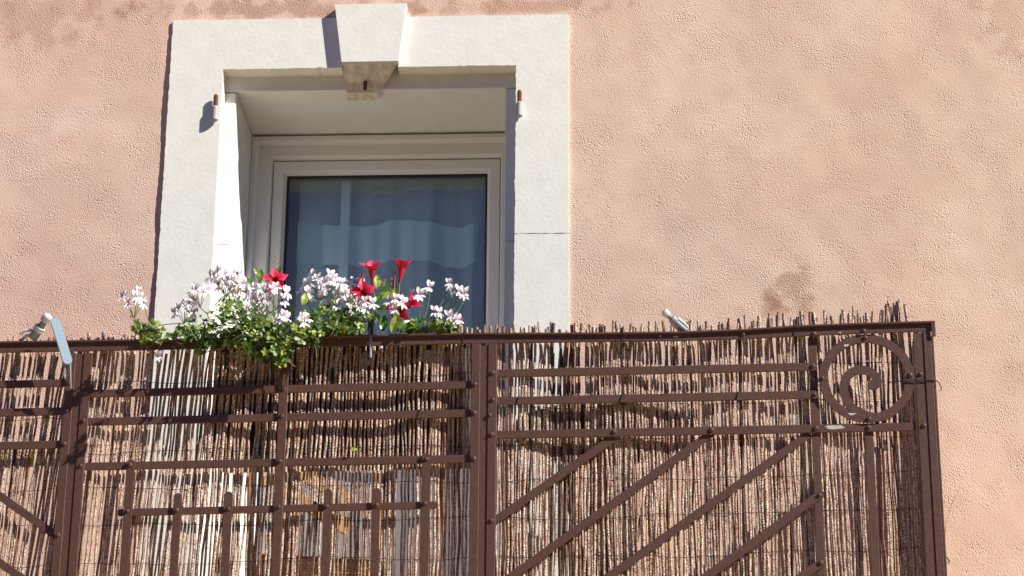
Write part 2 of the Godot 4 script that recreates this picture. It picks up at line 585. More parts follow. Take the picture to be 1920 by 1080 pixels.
func build_house() -> void:
	var house := thing("house", "pink rendered house front with a white stone window surround", "house")
	plaster_wall(house)
	# stone blocks of the surround, with open joints between them
	var amp := 0.0022
	for s in [[-0.673, -0.495, -0.458, [0.0, 0.62, 1.638, 2.184]], [0.657, 0.482, 0.445, [0.0, 0.7, 1.639, 2.184]]]:
		var ys: Array = s[3]
		for k in 3:
			var st := mb()
			var gap := 0.0007 if s[0] > 0.0 and k < 2 else 0.0002
			if k == 0: gap = 0.0002
			var up := 0.0002 if k == 2 or s[0] < 0.0 else 0.0014
			if k == 0 or (k == 1 and s[0] > 0.0): plate(st, worn([Vector2(s[0], ys[k] + gap), Vector2(s[1], ys[k] + gap), Vector2(s[1], ys[k + 1] - up), Vector2(s[0], ys[k + 1] - up)]), -0.052, 0.012)
			var lo := Vector3(minf(s[0], s[2]) + (0.004 if s[0] < 0 else 0.0), ys[k] + gap, -0.45)
			var hi := Vector3(maxf(s[0], s[2]) - (0.004 if s[0] > 0 else 0.0), ys[k + 1] - gap, -0.051)
			rbox(st, Transform3D(Basis(), (lo + hi) / 2.0), hi - lo, 0.003, 0.03, amp)
			done("jamb_stone", st, M.white_stone, house)
	for s in [[-0.673, -0.4955, -0.098], [0.657, 0.4825, 0.09]]:
		# the front of each lintel half is L-shaped: it sits on the jamb and spans to the keystone
		var st := mb()
		plate(st, worn([Vector2(s[0], 0.6215 if s[0] < 0.0 else 1.6410), Vector2(s[1], 0.6215 if s[0] < 0.0 else 1.6410), Vector2(s[1], 2.2405), Vector2(s[2], 2.2405), Vector2(s[2], 2.425), Vector2(s[0], 2.425)]), -0.052, 0.012)
		done("lintel_stone", st, M.white_stone, house)
	done("lintel_soffit", span(Vector3(-0.668, 2.1875, -0.45), Vector3(0.652, 2.415, -0.0515), 0.004, 0.03, amp), M.white_stone, house)
	# keystone: a wedge that stands proud, with a tapered corbel under it
	var ks := mb()
	var rows := [[-0.125, 0.116, 2.463, 0.037], [-0.0955, 0.094, 2.250, 0.037], [-0.094, 0.092, 2.244, 0.033], [-0.088, 0.044, 2.205, -0.035], [-0.086, 0.026, 2.178, -0.052], [-0.088, 0.020, 2.172, -0.100], [-0.088, 0.020, 2.2, -0.101]]
	var back := [[-0.125, 0.116, 2.463, -0.03], [-0.0955, 0.094, 2.25, -0.03], [-0.094, 0.092, 2.27, -0.03], [-0.088, 0.05, 2.26, -0.06], [-0.086, 0.03, 2.24, -0.08], [-0.088, 0.02, 2.22, -0.10], [-0.088, 0.02, 2.2, -0.101]]
	var rp := func(r: Array, right: int) -> Vector3: return Vector3(r[right], r[2], r[3])
	var cb := mb()
	var whole := ks
	for i in rows.size() - 1:
		ks = whole if i < 2 else cb
		var a: Array = rows[i]
		var b: Array = rows[i + 1]
		var cells := 8 if i == 0 else 4
		for k in cells:
			var u0 := float(k) / cells
			var u1 := float(k + 1) / cells
			var out := Vector3(0, -0.3, 1) if i < 2 else Vector3(0, -1, 0.3)
			flat(ks, [rp.call(a, 0).lerp(rp.call(a, 1), u0), rp.call(a, 0).lerp(rp.call(a, 1), u1), rp.call(b, 0).lerp(rp.call(b, 1), u1), rp.call(b, 0).lerp(rp.call(b, 1), u0)], out)
		for r in 2:
			flat(ks, [rp.call(a, r), rp.call(b, r), rp.call(back[i + 1], r), rp.call(back[i], r)], Vector3(-1 if r == 0 else 1, 0, 0))
	ks = whole
	flat(ks, [rp.call(rows[0], 0), rp.call(rows[0], 1), rp.call(back[0], 1), rp.call(back[0], 0)], Vector3.UP)
	var key := done("keystone", ks, M.white_stone, house)
	done("corbel", cb, M.stained_stone, key)
	var plug := mb()
	lathe(plug, Transform3D(Basis(), Vector3(-0.022, 2.176, -0.028)), [[0.0, 0.0], [0.006, 0.001], [0.007, 0.03]], 8)
	done("iron_stub", plug, M.rust, key)
	pintle(house, -0.511)
	pintle(house, 0.496)
	# the window: mitred outer frame, sash, gasket, pane
	var x0 := -0.457
	var x1 := 0.478
	var y1 := 2.179
	var fr := mb()
	frame_ring(fr, x0, 0.03, x1, y1, [[0.0, -0.45], [0.0, -0.402], [0.001, -0.400], [0.016, -0.400], [0.0185, -0.402], [0.0225, -0.430], [0.063, -0.430], [0.065, -0.432], [0.069, -0.455], [0.069, -0.50]])
	frame_ring(fr, x0 - 0.01, 0.02, x1 + 0.01, y1 + 0.016, [[0.0, -0.43], [0.03, -0.43]])
	var win := done("window", fr, M.upvc, house)
	var sa := mb()
	frame_ring(sa, x0 + 0.0715, 0.1015, x1 - 0.0715, y1 - 0.0730, [[0.0, -0.50], [0.0, -0.457], [0.0015, -0.4555], [0.034, -0.4555], [0.036, -0.458], [0.0445, -0.480], [0.0445, -0.50]])
	done("sash", sa, M.upvc, win)
	var gk := mb()
	frame_ring(gk, x0 + 0.1162, 0.1462, x1 - 0.1162, y1 - 0.1177, [[0.0, -0.481], [0.004, -0.483], [0.008, -0.492], [0.008, -0.51]])
	done("gasket", gk, M.rubber, win)
	done("pane", span(Vector3(-0.34, 1.05, -0.494), Vector3(0.360, 2.06, -0.490), 0.0005), M.glass, win)
	done("lower_panel", span(Vector3(-0.34, 0.14, -0.497), Vector3(0.360, 1.02, -0.487), 0.003), M.upvc, win)
	done("mid_rail", span(Vector3(-0.3395, 1.01, -0.50), Vector3(0.3605, 1.055, -0.470), 0.004), M.upvc, win)
	# the room behind it
	var room := mb()
	for b in [[Vector3(-2, -0.1, -4), Vector3(2, 0, -0.47)], [Vector3(-2, 2.6, -4), Vector3(2, 2.7, -0.45)], [Vector3(-2.1, -0.1, -4), Vector3(-2, 2.7, -0.45)], [Vector3(2, -0.1, -4), Vector3(2.1, 2.7, -0.45)], [Vector3(-2.1, -0.1, -4.1), Vector3(2.1, 2.7, -4)]]:
		rbox(room, Transform3D(Basis(), (b[0] + b[1]) / 2.0), b[1] - b[0], 0.002)
	done("room", room, M.room, house)
	done("balcony_slab", span(Vector3(-2.4, -0.16, -0.02), Vector3(1.80, -0.005, 1.02), 0.01), M.slab, house)
	# curtains hang on a rod inside the room
	var cur := thing("curtain", "sheer white curtain with three tucked bands behind the window glass", "curtain", Transform3D(Basis(), Vector3(0, 0.2, -0.56)))
	var off := Transform3D(Basis(), Vector3(0, -0.2, 0.56))
	done("left_panel", curtain_sheet(-0.305, -0.125, 0.25, 2.10, -0.566, 0.014, 0.4), M.sheer, cur, off)
	done("right_panel", curtain_sheet(-0.155, 0.33, 0.25, 2.10, -0.572, 0.030, 2.1), M.sheer, cur, off)
	done("edge_panel", curtain_sheet(0.315, 0.43, 0.25, 2.10, -0.564, 0.005, 1.1), M.sheer, cur, off)
	done("seam", curtain_sheet(-0.157, -0.125, 0.25, 2.10, -0.552, 0.009, 2.1), M.doubled, cur, off)
	for k in 3:
		done("tuck", curtain_sheet(-0.31, 0.33, 1.763 + k * 0.046, 1.820 + k * 0.046, -0.567 + 0.002 * k, 0.030, 2.1), M.doubled, cur, off)


# ---------------------------------------------------------------- the railing
func build_railing() -> void:
	var r := thing("balcony_railing", "brown iron balcony railing with riveted flat bars and a scroll ring", "railing", RAIL)
	var iron: Material = M.iron
	# top rail: a flange that leans out over an upright leaf, slightly sagging
	var line := [Vector2(-2.4, 1.02), Vector2(-1.38, 1.0146), Vector2(-0.74, 1.0085), Vector2(0.0, 1.005), Vector2(0.3, 0.9975), Vector2(0.55, 0.994), Vector2(0.74, 0.9968), Vector2(0.89, 1.004), Vector2(1.05, 1.0065), Vector2(1.256, 1.007)]
	var low := [0.988, 0.9840, 0.9800, 0.9768, 0.9735, 0.9705, 0.9712, 0.9755, 0.9785, 0.980]
	var st := mb()
	for i in line.size() - 1:
		var a: Vector2 = line[i]
		var b: Vector2 = line[i + 1]
		var ring := func(p: Vector2, y1: float) -> Array:
			return [Vector3(p.x, p.y, 0.0155), Vector3(p.x, p.y - 0.004, 0.016), Vector3(p.x, p.y - 0.005, 0.0145), Vector3(p.x, p.y - 0.005, 0.0075), Vector3(p.x, y1, 0.0075), Vector3(p.x, y1 - 0.001, 0.0065), Vector3(p.x, y1, 0.0), Vector3(p.x, p.y - 0.005, 0.0), Vector3(p.x, p.y - 0.005, -0.012), Vector3(p.x, p.y, -0.012)]
		var ra: Array = ring.call(a, low[i])
		var rb: Array = ring.call(b, low[i + 1])
		var outs := [Vector3(0, 0, 1), Vector3(0, -1, 0.2), Vector3(0, -1, 0), Vector3(0, 0, 1), Vector3(0, -1, 1), Vector3(0, -1, -1), Vector3(0, 0, -1), Vector3(0, -1, 0), Vector3(0, 0, -1), Vector3(0, 1, 0)]
		for k in 10:
			var m := (k + 1) % 10
			flat(st, [ra[k], rb[k], rb[m], ra[m]], outs[k])
		if i == line.size() - 2:
			flat(st, [rb[0], rb[9], rb[8], rb[3]], Vector3.RIGHT)
			flat(st, [rb[3], rb[4], rb[6], rb[7]], Vector3.RIGHT)
	var top := done("top_rail", st, iron, r)
	done("end_lip", span(Vector3(1.2450, 0.962, 0.009), Vector3(1.2565, 1.0015, 0.0150), 0.0015), iron, top)
	# posts: two angles riveted to either side of a flat
	for p in [[-1.177, -1.105], [-0.0235, 0.0478]]:
		var post := done("post", span(Vector3(p[0] + 0.018, 0.0, -0.004), Vector3(p[1] - 0.018, 0.974, 0.004), 0.001, 0.06, 0.0006), iron, r)
		var w := 0.0245
		done("angle_iron", span(Vector3(p[0], 0.0, -0.001), Vector3(p[0] + w, 0.976, 0.0070), 0.0014, 0.06, 0.0007), iron, post)
		done("angle_iron", span(Vector3(p[1] - w, 0.0, -0.001), Vector3(p[1], 0.976, 0.0070), 0.0014, 0.06, 0.0007), iron, post)
	var endp := done("post", span(Vector3(1.2225, 0.0, -0.045), Vector3(1.2435, 0.9775, 0.0075), 0.0014, 0.06, 0.0007), iron, r)
	done("angle_iron", span(Vector3(1.1955, 0.0, -0.004), Vector3(1.2228, 0.9775, 0.0050), 0.0014, 0.06, 0.0007), iron, endp)
	done("angle_iron", span(Vector3(1.2455, 0.0, -0.05), Vector3(1.2515, 0.972, -0.008), 0.0012, 0.06, 0.0006), iron, endp)
	var W := 0.0225
	# horizontals of the three bays: behind the posts' flanges, ends flattened
	for b in [[-2.4, -1.168, 0.890], [-2.4, -1.168, 0.8065], [-2.4, -1.168, 0.709], [-1.114, -0.013, 0.8575], [-1.114, -0.013, 0.7745], [-1.114, -0.013, 0.644]]:
		done("bar", bar(Vector2(b[0], b[2]), Vector2(b[1], b[2] + 0.001), W, -0.0075, -0.0015), iron, r)
	for b in [[0.038, 0.931, 0.8893], [0.038, 0.931, 0.8088], [0.038, 1.190, 0.7115]]:
		done("bar", bar(Vector2(b[0], b[2]), Vector2(b[1], b[2] - 0.001), W + 0.0005, -0.0075, -0.0015), iron, r)
	done("bar", bar(Vector2(-1.006, 0.510), Vector2(-0.113, 0.5155), 0.020, -0.0075, -0.0015, true, true), iron, r)
	# uprights
	done("bar", bar(Vector2(-0.5522, 0.05), Vector2(-0.5515, 0.979), 0.0245, 0.0, 0.006), iron, r)
	for v in [[-0.974, 0.660], [-0.835, 0.5605], [-0.6925, 0.5625], [-0.4155, 0.5645], [-0.2815, 0.5645], [-0.1455, 0.662]]:
		done("bar", bar(Vector2(v[0], 0.05), Vector2(v[0], v[1]), 0.0232, 0.0, 0.006, false, true), iron, r)
	done("bar", bar(Vector2(0.9205, 0.05), Vector2(0.9201, 0.974), 0.0232, -0.0128, -0.0082), iron, r)
	done("bar", bar(Vector2(1.0648, 0.05), Vector2(1.0635, 0.716), 0.0232, -0.0128, -0.0082), iron, r)
	# slanting bars
	for d in [[0.04, 0.4672, 0.372, 0.7005, -0.0128, -0.0082], [0.04, 0.2785, 0.640, 0.7075, -0.0128, -0.0082], [0.04, 0.088, 0.905, 0.6995, -0.0128, -0.0082]]:
		done("bar", bar(Vector2(d[0], d[1]), Vector2(d[2], d[3]), W, d[4], d[5]), iron, r)
	for d in [[0.33, 0.103, 0.9345, 0.532], [0.58, 0.107, 0.930, 0.343]]:
		done("bar", bar(Vector2(d[0], d[1]), Vector2(d[2], d[3]), W, -0.0075, -0.0015, false, true), iron, r)
	for d in [[-1.560, 0.714, -1.165, 0.4425], [-1.80, 0.690, -1.165, 0.2655], [-2.1, 0.69, -1.165, 0.06]]:
		done("bar", bar(Vector2(d[0], d[1]), Vector2(d[2], d[3]), W, -0.0128, -0.0082), iron, r)
	done("bottom_rail", span(Vector3(-2.4, 0.045, -0.01), Vector3(1.25, 0.075, 0.004), 0.001), iron, r)
	# the ring with its scroll
	var c := Vector2(1.0642, 0.8500)
	var ro := Vector2(0.1290, 0.1265)
	var sc := mb()
	var half := 0.0118
	var pts := []
	for k in 61:
		var w := TAU * k / 60.0
		pts.append([c + Vector2(cos(w) * (ro.x - half), sin(w) * (ro.y - half)), half])
	ribbon(sc, pts, -0.0035, 0.0032)
	var ring_part := done("scroll_ring", sc, iron, r)
	var cv := Curve2D.new()
	var key := [Vector2(1.1583, 0.7813), Vector2(1.1200, 0.7470), Vector2(1.0850, 0.7385), Vector2(1.0523, 0.7462), Vector2(1.0200, 0.7680), Vector2(1.0015, 0.8080), Vector2(1.0045, 0.8445), Vector2(1.0250, 0.8680), Vector2(1.0540, 0.8740), Vector2(1.0800, 0.8640), Vector2(1.0905, 0.8460), Vector2(1.0860, 0.8330), Vector2(1.0770, 0.8290)]
	for i in key.size():
		var tan: Vector2 = (key[mini(i + 1, key.size() - 1)] - key[maxi(i - 1, 0)]) / 6.0
		cv.add_point(key[i], -tan, tan)
	var sp := []
	var L := cv.get_baked_length()
	for k in 57:
		var s := L * k / 56.0
		var hw := 0.0118
		if s > L - 0.03: hw = 0.0118 + 0.0035 * sin((s - L + 0.03) / 0.03 * PI)
		sp.append([cv.sample_baked(s, true), hw])
	var sl := mb()
	ribbon(sl, sp, -0.0030, 0.0036)
	done("scroll", sl, iron, ring_part)
	# rivets
	var rv := mb()
	lathe(rv, Transform3D(Basis(Vector3.RIGHT, PI / 2), Vector3.ZERO), [[0.0068, 0.0], [0.0064, 0.0022], [0.0046, 0.0042], [0.0018, 0.0052], [0.0, 0.0053]], 10)
	var dome := rv.commit()
	var spots := [[0.924, 0.9805, 0.0075], [1.0635, 0.9845, 0.0075], [1.0642, 0.965, 0.0032], [0.945, 0.852, 0.0032], [0.9215, 0.8520, -0.009], [1.1825, 0.856, 0.0032], [1.2085, 0.856, 0.005], [1.0640, 0.7340, 0.0036], [1.0640, 0.7115, -0.0015], [0.9205, 0.7115, -0.0015], [1.2095, 0.7115, 0.005], [0.9215, 0.889, -0.0015], [0.9215, 0.8082, -0.0015], [0.922, 0.5245, -0.0015], [0.920, 0.338, -0.0015], [0.370, 0.7118, -0.0015], [0.640, 0.7118, -0.0015], [0.5, 0.984, 0.0075], [0.73, 0.985, 0.0075]]
	for y in [0.8893, 0.8088, 0.7115, 0.4672, 0.29]: spots.append([0.036, y, 0.007])
	for y in [0.8575, 0.7745, 0.644]:
		spots.append([-0.0135, y, 0.007])
		spots.append([-1.1165, y, 0.007])
		spots.append([-0.5518, y, 0.006])
	for y in [0.890, 0.8065, 0.709, 0.4455, 0.27]: spots.append([-1.166, y, 0.007])
	for x in [-0.974, -0.835, -0.6925, -0.5518, -0.4155, -0.2815, -0.1455]: spots.append([x, 0.512 + (x + 1.006) * 0.0045, 0.006])
	for x in [-0.974, -0.1455]: spots.append([x, 0.644, 0.006])
	spots.append([0.028, 0.765, 0.007])
	for s in spots:
		var k: float = rng.randf_range(0.85, 1.1)
		obj("rivet", dome, iron, r, Transform3D(Basis().scaled(Vector3(k, k, 1.0)), Vector3(s[0] + rng.randf_range(-0.002, 0.002), s[1] + rng.randf_range(-0.002, 0.002), s[2])))
	# worn spots where pale undercoat shows
	for s in [[0.972, 0.7125, 0.030, 0.0075, -0.0013], [0.5505, 0.4470, 0.014, 0.006, -0.0088], [0.932, 0.852, 0.006, 0.009, -0.0088], [0.545, 0.981, 0.009, 0.003, 0.0077], [1.02, 0.748, 0.012, 0.004, 0.0038], [1.013, 0.945, 0.008, 0.004, 0.0034], [0.997, 0.982, 0.007, 0.002, 0.0077]]:
		var o := PackedVector2Array()
		for k in 14:
			var w := TAU * k / 14.0
			var f := rng.randf_range(0.55, 1.1)
			o.append(Vector2(s[0] + cos(w) * s[2] * f, s[1] + sin(w) * s[3] * f))
		var cs := mb()
		plate(cs, o, s[4] - 0.0006, s[4] + 0.0004)
		done("paint_chip", cs, M.paint_chip, r)
	# the railing's return to the wall
	var ret := mb()
	for b in [[Vector3(1.226, 0.982, -0.86), Vector3(1.246, 1.0, -0.046)], [Vector3(1.231, 0.045, -0.86), Vector3(1.243, 0.07, -0.046)], [Vector3(1.232, 0.70, -0.86), Vector3(1.240, 0.722, -0.046)], [Vector3(1.226, 0.0, -0.87), Vector3(1.246, 0.98, -0.845)]]:
		rbox(ret, Transform3D(Basis(), (b[0] + b[1]) / 2.0), b[1] - b[0], 0.001)
	done("side_return", ret, iron, r)


func ribbon(st: SurfaceTool, pts: Array, z0: float, z1: float) -> void:
	# a flat iron strip that follows a line in the railing's plane: pts are [centre, half width]
	var L := []
	var R := []
	var n := pts.size()
	var closed: bool = (pts[0][0] - pts[n - 1][0]).length() < 1e-5
	for i in n:
		var a: Vector2 = pts[(n - 2) if closed and i == 0 else maxi(i - 1, 0)][0]
		var b: Vector2 = pts[1 if closed and i == n - 1 else mini(i + 1, n - 1)][0]
		var t := (b - a).normalized()
		var s := Vector2(-t.y, t.x) * float(pts[i][1])
		L.append(pts[i][0] + s)
		R.append(pts[i][0] - s)
	var v := func(p: Vector2, z: float) -> Vector3: return Vector3(p.x, p.y, z)
	for i in n - 1:
		flat(st, [v.call(L[i], z1), v.call(L[i + 1], z1), v.call(R[i + 1], z1), v.call(R[i], z1)], Vector3(0, 0, 1))
		flat(st, [v.call(L[i], z0), v.call(L[i + 1], z0), v.call(R[i + 1], z0), v.call(R[i], z0)], Vector3(0, 0, -1))
		var e: Vector2 = L[i] - R[i]
		flat(st, [v.call(L[i], z0), v.call(L[i + 1], z0), v.call(L[i + 1], z1), v.call(L[i], z1)], Vector3(e.x, e.y, 0))
		flat(st, [v.call(R[i], z0), v.call(R[i + 1], z0), v.call(R[i + 1], z1), v.call(R[i], z1)], Vector3(-e.x, -e.y, 0))
	if not closed:
		flat(st, [v.call(L[0], z0), v.call(R[0], z0), v.call(R[0], z1), v.call(L[0], z1)], v.call(pts[0][0] - pts[1][0], 0.0))
		# rounded end
		var c: Vector2 = pts[n - 1][0]
		var h: float = pts[n - 1][1]
		var o := PackedVector2Array()
		for k in 16: o.append(c + Vector2(cos(TAU * k / 16.0), sin(TAU * k / 16.0)) * h)
		plate(st, o, z0 - 0.0002, z1 + 0.0002)


# ---------------------------------------------------------------- the brushwood screen
var TIES := [Vector2(0.392, 0.80), Vector2(0.711, 0.80), Vector2(0.106, 0.81), Vector2(-0.17, 0.776), Vector2(0.873, 0.99), Vector2(-0.75, 0.85), Vector2(-1.14, 0.8), Vector2(0.92, 0.5), Vector2(0.45, 0.45), Vector2(-0.45, 0.5), Vector2(-0.95, 0.5)]


func sag(u: float, y: float) -> float:
	# how far behind the bars the screen hangs: pulled close at the ties, loose between them
	var near := 0.0
	for t in TIES:
		near = maxf(near, exp(-pow((u - t.x) / 0.075, 2.0) - pow((y - t.y) / 0.24, 2.0)))
	for p in [-1.15, -1.12, 0.01, 0.035, 0.92, 1.20]:
		near = maxf(near, 0.9 * exp(-pow((u - p) / 0.06, 2.0)))
	return -(0.0172 + 0.0145 * (1.0 - near) + 0.0016 * bumps.get_noise_2d(u * 1500.0, y * 500.0))


func top_of(u: float) -> float:
	var t := 1.032 + 0.010 * bumps.get_noise_1d(u * 900.0)
	t += 0.024 * smoothstep(0.62, 1.0, u) + 0.030 * smoothstep(1.05, 1.19, u)
	if u < -0.98: t += 0.004
	if u > -0.98 and u < -0.1: t -= 0.035
	return t


func build_screen() -> void:
	var s := thing("brushwood_screen", "brushwood screen of upright heather twigs wired behind the brown railing", "screen", RAIL)
	var wob := noise(FastNoiseLite.TYPE_SIMPLEX_SMOOTH, 1.0, 1, 71)
	var u := -1.52
	var n := 0
	var filler := []
	for m in M.reeds: filler.append(mb())
	while u < 1.186:
		var dense: float = 0.0088 + 0.0018 * wob.get_noise_1d(u * 9.0) + rng.randf_range(-0.0012, 0.0016)
		if u < -0.02: dense += 0.0006
		if rng.randf() < 0.05: dense += 0.006
		u += dense
		if u > 1.186: break
		var rad := rng.randf_range(0.0027, 0.0045)
		var lean := 0.022 * wob.get_noise_1d(u * 3.0 + 40.0) + rng.randf_range(-0.008, 0.008)
		if u < -0.2: lean += 0.012
		if u < -0.6: lean += 0.045 * smoothstep(-0.6, -1.0, u)
		var top := top_of(u) + rng.randf_range(-0.013, 0.012)
		if rng.randf() < 0.12: top -= rng.randf_range(0.0, 0.05)
		var pts := []
		var radii := []
		var ph := rng.randf_range(0.0, 100.0)
		var dz := rng.randf_range(-0.004, 0.0006)
		for k in 12:
			var y := 0.06 + (top - 0.06) * k / 11.0
			var x := u + lean * (y - 0.55) + 0.0046 * wob.get_noise_2d(ph, y * 6.0)
			if y > 0.9: x += (y - 0.9) * rng.randf_range(-0.06, 0.06)
			pts.append(Vector3(x, y, sag(u, minf(y, 0.99)) + dz + 0.0012 * wob.get_noise_2d(ph + 30.0, y * 5.0)))
			radii.append(rad * (1.0 if k < 11 else 1.12) * rng.randf_range(0.9, 1.12))
		var st := mb()
		tube(st, pts, radii, 6, true, [], rng.randf_range(0.0, 5.0), rng.randf_range(0.6, 1.2))
		var pick := rng.randf() * (0.84 if u < -0.55 else 0.92 if u < 0.0 else 1.0)
		var mi := 0 if pick < 0.38 else 1 if pick < 0.54 else 2 if pick < 0.80 else 3 if pick < 0.92 else 4
		done("twig", st, M.reeds[mi], s)
		n += 1
		# thinner ones behind fill some gaps; many are coloured dark to stand for shade
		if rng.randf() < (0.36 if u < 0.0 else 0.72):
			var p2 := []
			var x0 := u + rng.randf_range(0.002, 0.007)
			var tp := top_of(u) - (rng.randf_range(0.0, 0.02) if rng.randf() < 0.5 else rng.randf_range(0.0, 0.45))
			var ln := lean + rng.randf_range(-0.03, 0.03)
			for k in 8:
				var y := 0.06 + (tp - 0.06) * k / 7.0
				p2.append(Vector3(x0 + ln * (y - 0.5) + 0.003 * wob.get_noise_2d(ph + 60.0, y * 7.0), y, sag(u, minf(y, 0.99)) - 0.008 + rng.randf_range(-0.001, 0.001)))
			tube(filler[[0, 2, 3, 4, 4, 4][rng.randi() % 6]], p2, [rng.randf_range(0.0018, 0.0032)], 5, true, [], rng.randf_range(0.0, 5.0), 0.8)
	# the screen runs on to the left, past the picture
	var u3 := -2.38
	while u3 < -1.53:
		u3 += rng.randf_range(0.008, 0.011)
		tube(filler[[0, 1, 2, 3][rng.randi() % 4]], [Vector3(u3, 0.06, -0.02), Vector3(u3 + rng.randf_range(-0.004, 0.008), 0.5, sag(u3, 0.5)), Vector3(u3 + 0.012, top_of(u3) + rng.randf_range(-0.02, 0.012), sag(u3, 0.99))], [rng.randf_range(0.0027, 0.0042)], 5, true, [], rng.randf() * 5.0, 0.8)
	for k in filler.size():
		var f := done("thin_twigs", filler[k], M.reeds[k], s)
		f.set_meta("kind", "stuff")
	# side return, the same brushwood seen end on
	var side := mb()
	for k in 95:
		var z := -0.06 - k * 0.0083
		tube(side, [Vector3(1.214 + rng.randf_range(-0.004, 0.004), 0.06, z), Vector3(1.214 + rng.randf_range(-0.004, 0.004), 0.5, z + rng.randf_range(-0.004, 0.004)), Vector3(1.214, 1.02 + rng.randf_range(-0.03, 0.015), z)], [rng.randf_range(0.003, 0.0042)], 5, true, [], rng.randf() * 5.0)
	done("side_twigs", side, M.reeds[1], s).set_meta("kind", "stuff")
	# binding wires
	for y in [0.895, 0.79, 0.69, 0.585, 0.478, 0.372, 0.26]:
		var pts := []
		var u2 := -1.52
		while u2 < 1.19:
			pts.append(Vector3(u2, y + 0.010 * wob.get_noise_2d(u2 * 2.2, y * 50.0) + 0.003 * sin(u2 * 400.0 + y * 9.0) * 0.4, sag(u2, y) + 0.0045 + 0.001 * sin(u2 * 300.0)))
			u2 += 0.014
		var st := mb()
		tube(st, pts, [0.0008], 4, false)
		done("binding_wire", st, M.wire, s)
	# twisted ties that hold the screen to the bars
	var where := [["wire tie looped over top rail just left of the middle post", -0.046, 0.988, 0.03, 0.0], ["wire tie hanging from top rail right of the middle post", 0.398, 0.981, 0.03, 0.05], ["wire tie on top rail beside the scroll ring's upright", 0.873, 0.988, 0.03, 0.0], ["black wire tie round the second bar next to the middle post", 0.106, 0.809, 0.016, 0.0], ["black wire tie round the second bar, above the first slanting bar", 0.392, 0.8085, 0.016, 0.0], ["black wire tie round the second bar, nearest the scroll ring", 0.711, 0.808, 0.016, 0.0], ["black wire tie round the second bar left of the middle post", -0.17, 0.775, 0.016, 0.0]]
	for w in where:
		var t := thing("wire_tie", w[0], "wire tie", RAIL * Transform3D(Basis(), Vector3(w[1], w[2], 0.0)), "wire ties holding the screen")
		var h: float = w[3] * 0.9
		var fz := 0.0095 if h > 0.02 else 0.0008
		var loop := []
		for k in 15:
			var a := TAU * k / 14.0
			loop.append(Vector3(0.003 * sin(a * 2.0), h * 0.95 * sin(a) + (0.006 if h > 0.02 else 0.0), -0.02 + (fz + 0.02) * (0.5 + 0.5 * signf(cos(a)) * pow(absf(cos(a)), 0.25))))
		if h > 0.02:
			for k in loop.size(): loop[k].z = minf(loop[k].z + (0.009 if loop[k].y > 0.012 and loop[k].z > 0.0 else 0.0), 0.019)
		var st := mb()
		tube(st, loop, [0.0013], 5, false)
		done("loop", st, M.wire, t)
		if w[4] > 0.0:
			var s2 := mb()
			tube(s2, [Vector3(0.006, 0.02, 0.02), Vector3(0.008, 0.0, 0.02), Vector3(0.007, -0.03, 0.012)], [0.0008], 4)
			done("loose_end", s2, M.wire, t)
	var st3 := mb()
	tube(st3, [Vector3(-0.075, 0.0, -0.004), Vector3(-0.05, 0.001, 0.0045), Vector3(-0.02, 0.0, 0.0062), Vector3(0.02, 0.001, 0.0085), Vector3(0.055, -0.001, 0.009), Vector3(0.064, -0.004, -0.004), Vector3(0.07, -0.016, -0.01), Vector3(0.068, -0.025, -0.008)], [0.0016], 5)
	var ct := done("wire_tie", st3, M.wire, self, RAIL * Transform3D(Basis(), Vector3(1.195, 0.8375, 0.0)))
	tag(ct, "black wire tie across the corner post, right of the scroll ring", "wire tie", "wire ties holding the screen")


# ---------------------------------------------------------------- plants
func petal(st: SurfaceTool, at: Transform3D, length: float, width: float, curl: float, base: Color, tip: Color, streak: Color, shape: Array, cup := 0.15) -> void:
	# a petal along local +y, its face towards +z; shape holds the half width at even steps
	var rows := []
	var n := shape.size()
	for i in n:
		var t := float(i) / (n - 1)
		var row := []
		for k in 3:
			var e := float(k - 1)
			var p := Vector3(e * width * 0.5 * shape[i], length * t, curl * t * t * length + cup * width * absf(e) * shape[i])
			var c := base.lerp(tip, smoothstep(0.0, 0.5, t))
			if k == 1: c = c.lerp(streak, clampf(1.25 - 2.0 * absf(t - 0.25) * 1.6, 0.0, 1.0) * 0.9)
			row.append([at * p, c])
		rows.append(row)
	for i in n - 1:
		for k in 2:
			var q := [rows[i][k], rows[i][k + 1], rows[i + 1][k + 1], rows[i + 1][k]]
			var nn: Vector3 = (q[1][0] - q[0][0]).cross(q[2][0] - q[0][0])
			if nn.length() < 1e-12: nn = (q[2][0] - q[1][0]).cross(q[3][0] - q[1][0])
			nn = nn.normalized()
			if nn.dot(at.basis.z) < 0.0: nn = -nn
			quad(st, [q[0][0], q[1][0], q[2][0], q[3][0]], [nn, nn, nn, nn], [], [q[0][1], q[1][1], q[2][1], q[3][1]])


var blossom_meshes := []
var leaf_meshes := []
var glossy_meshes := []
var red_meshes := []


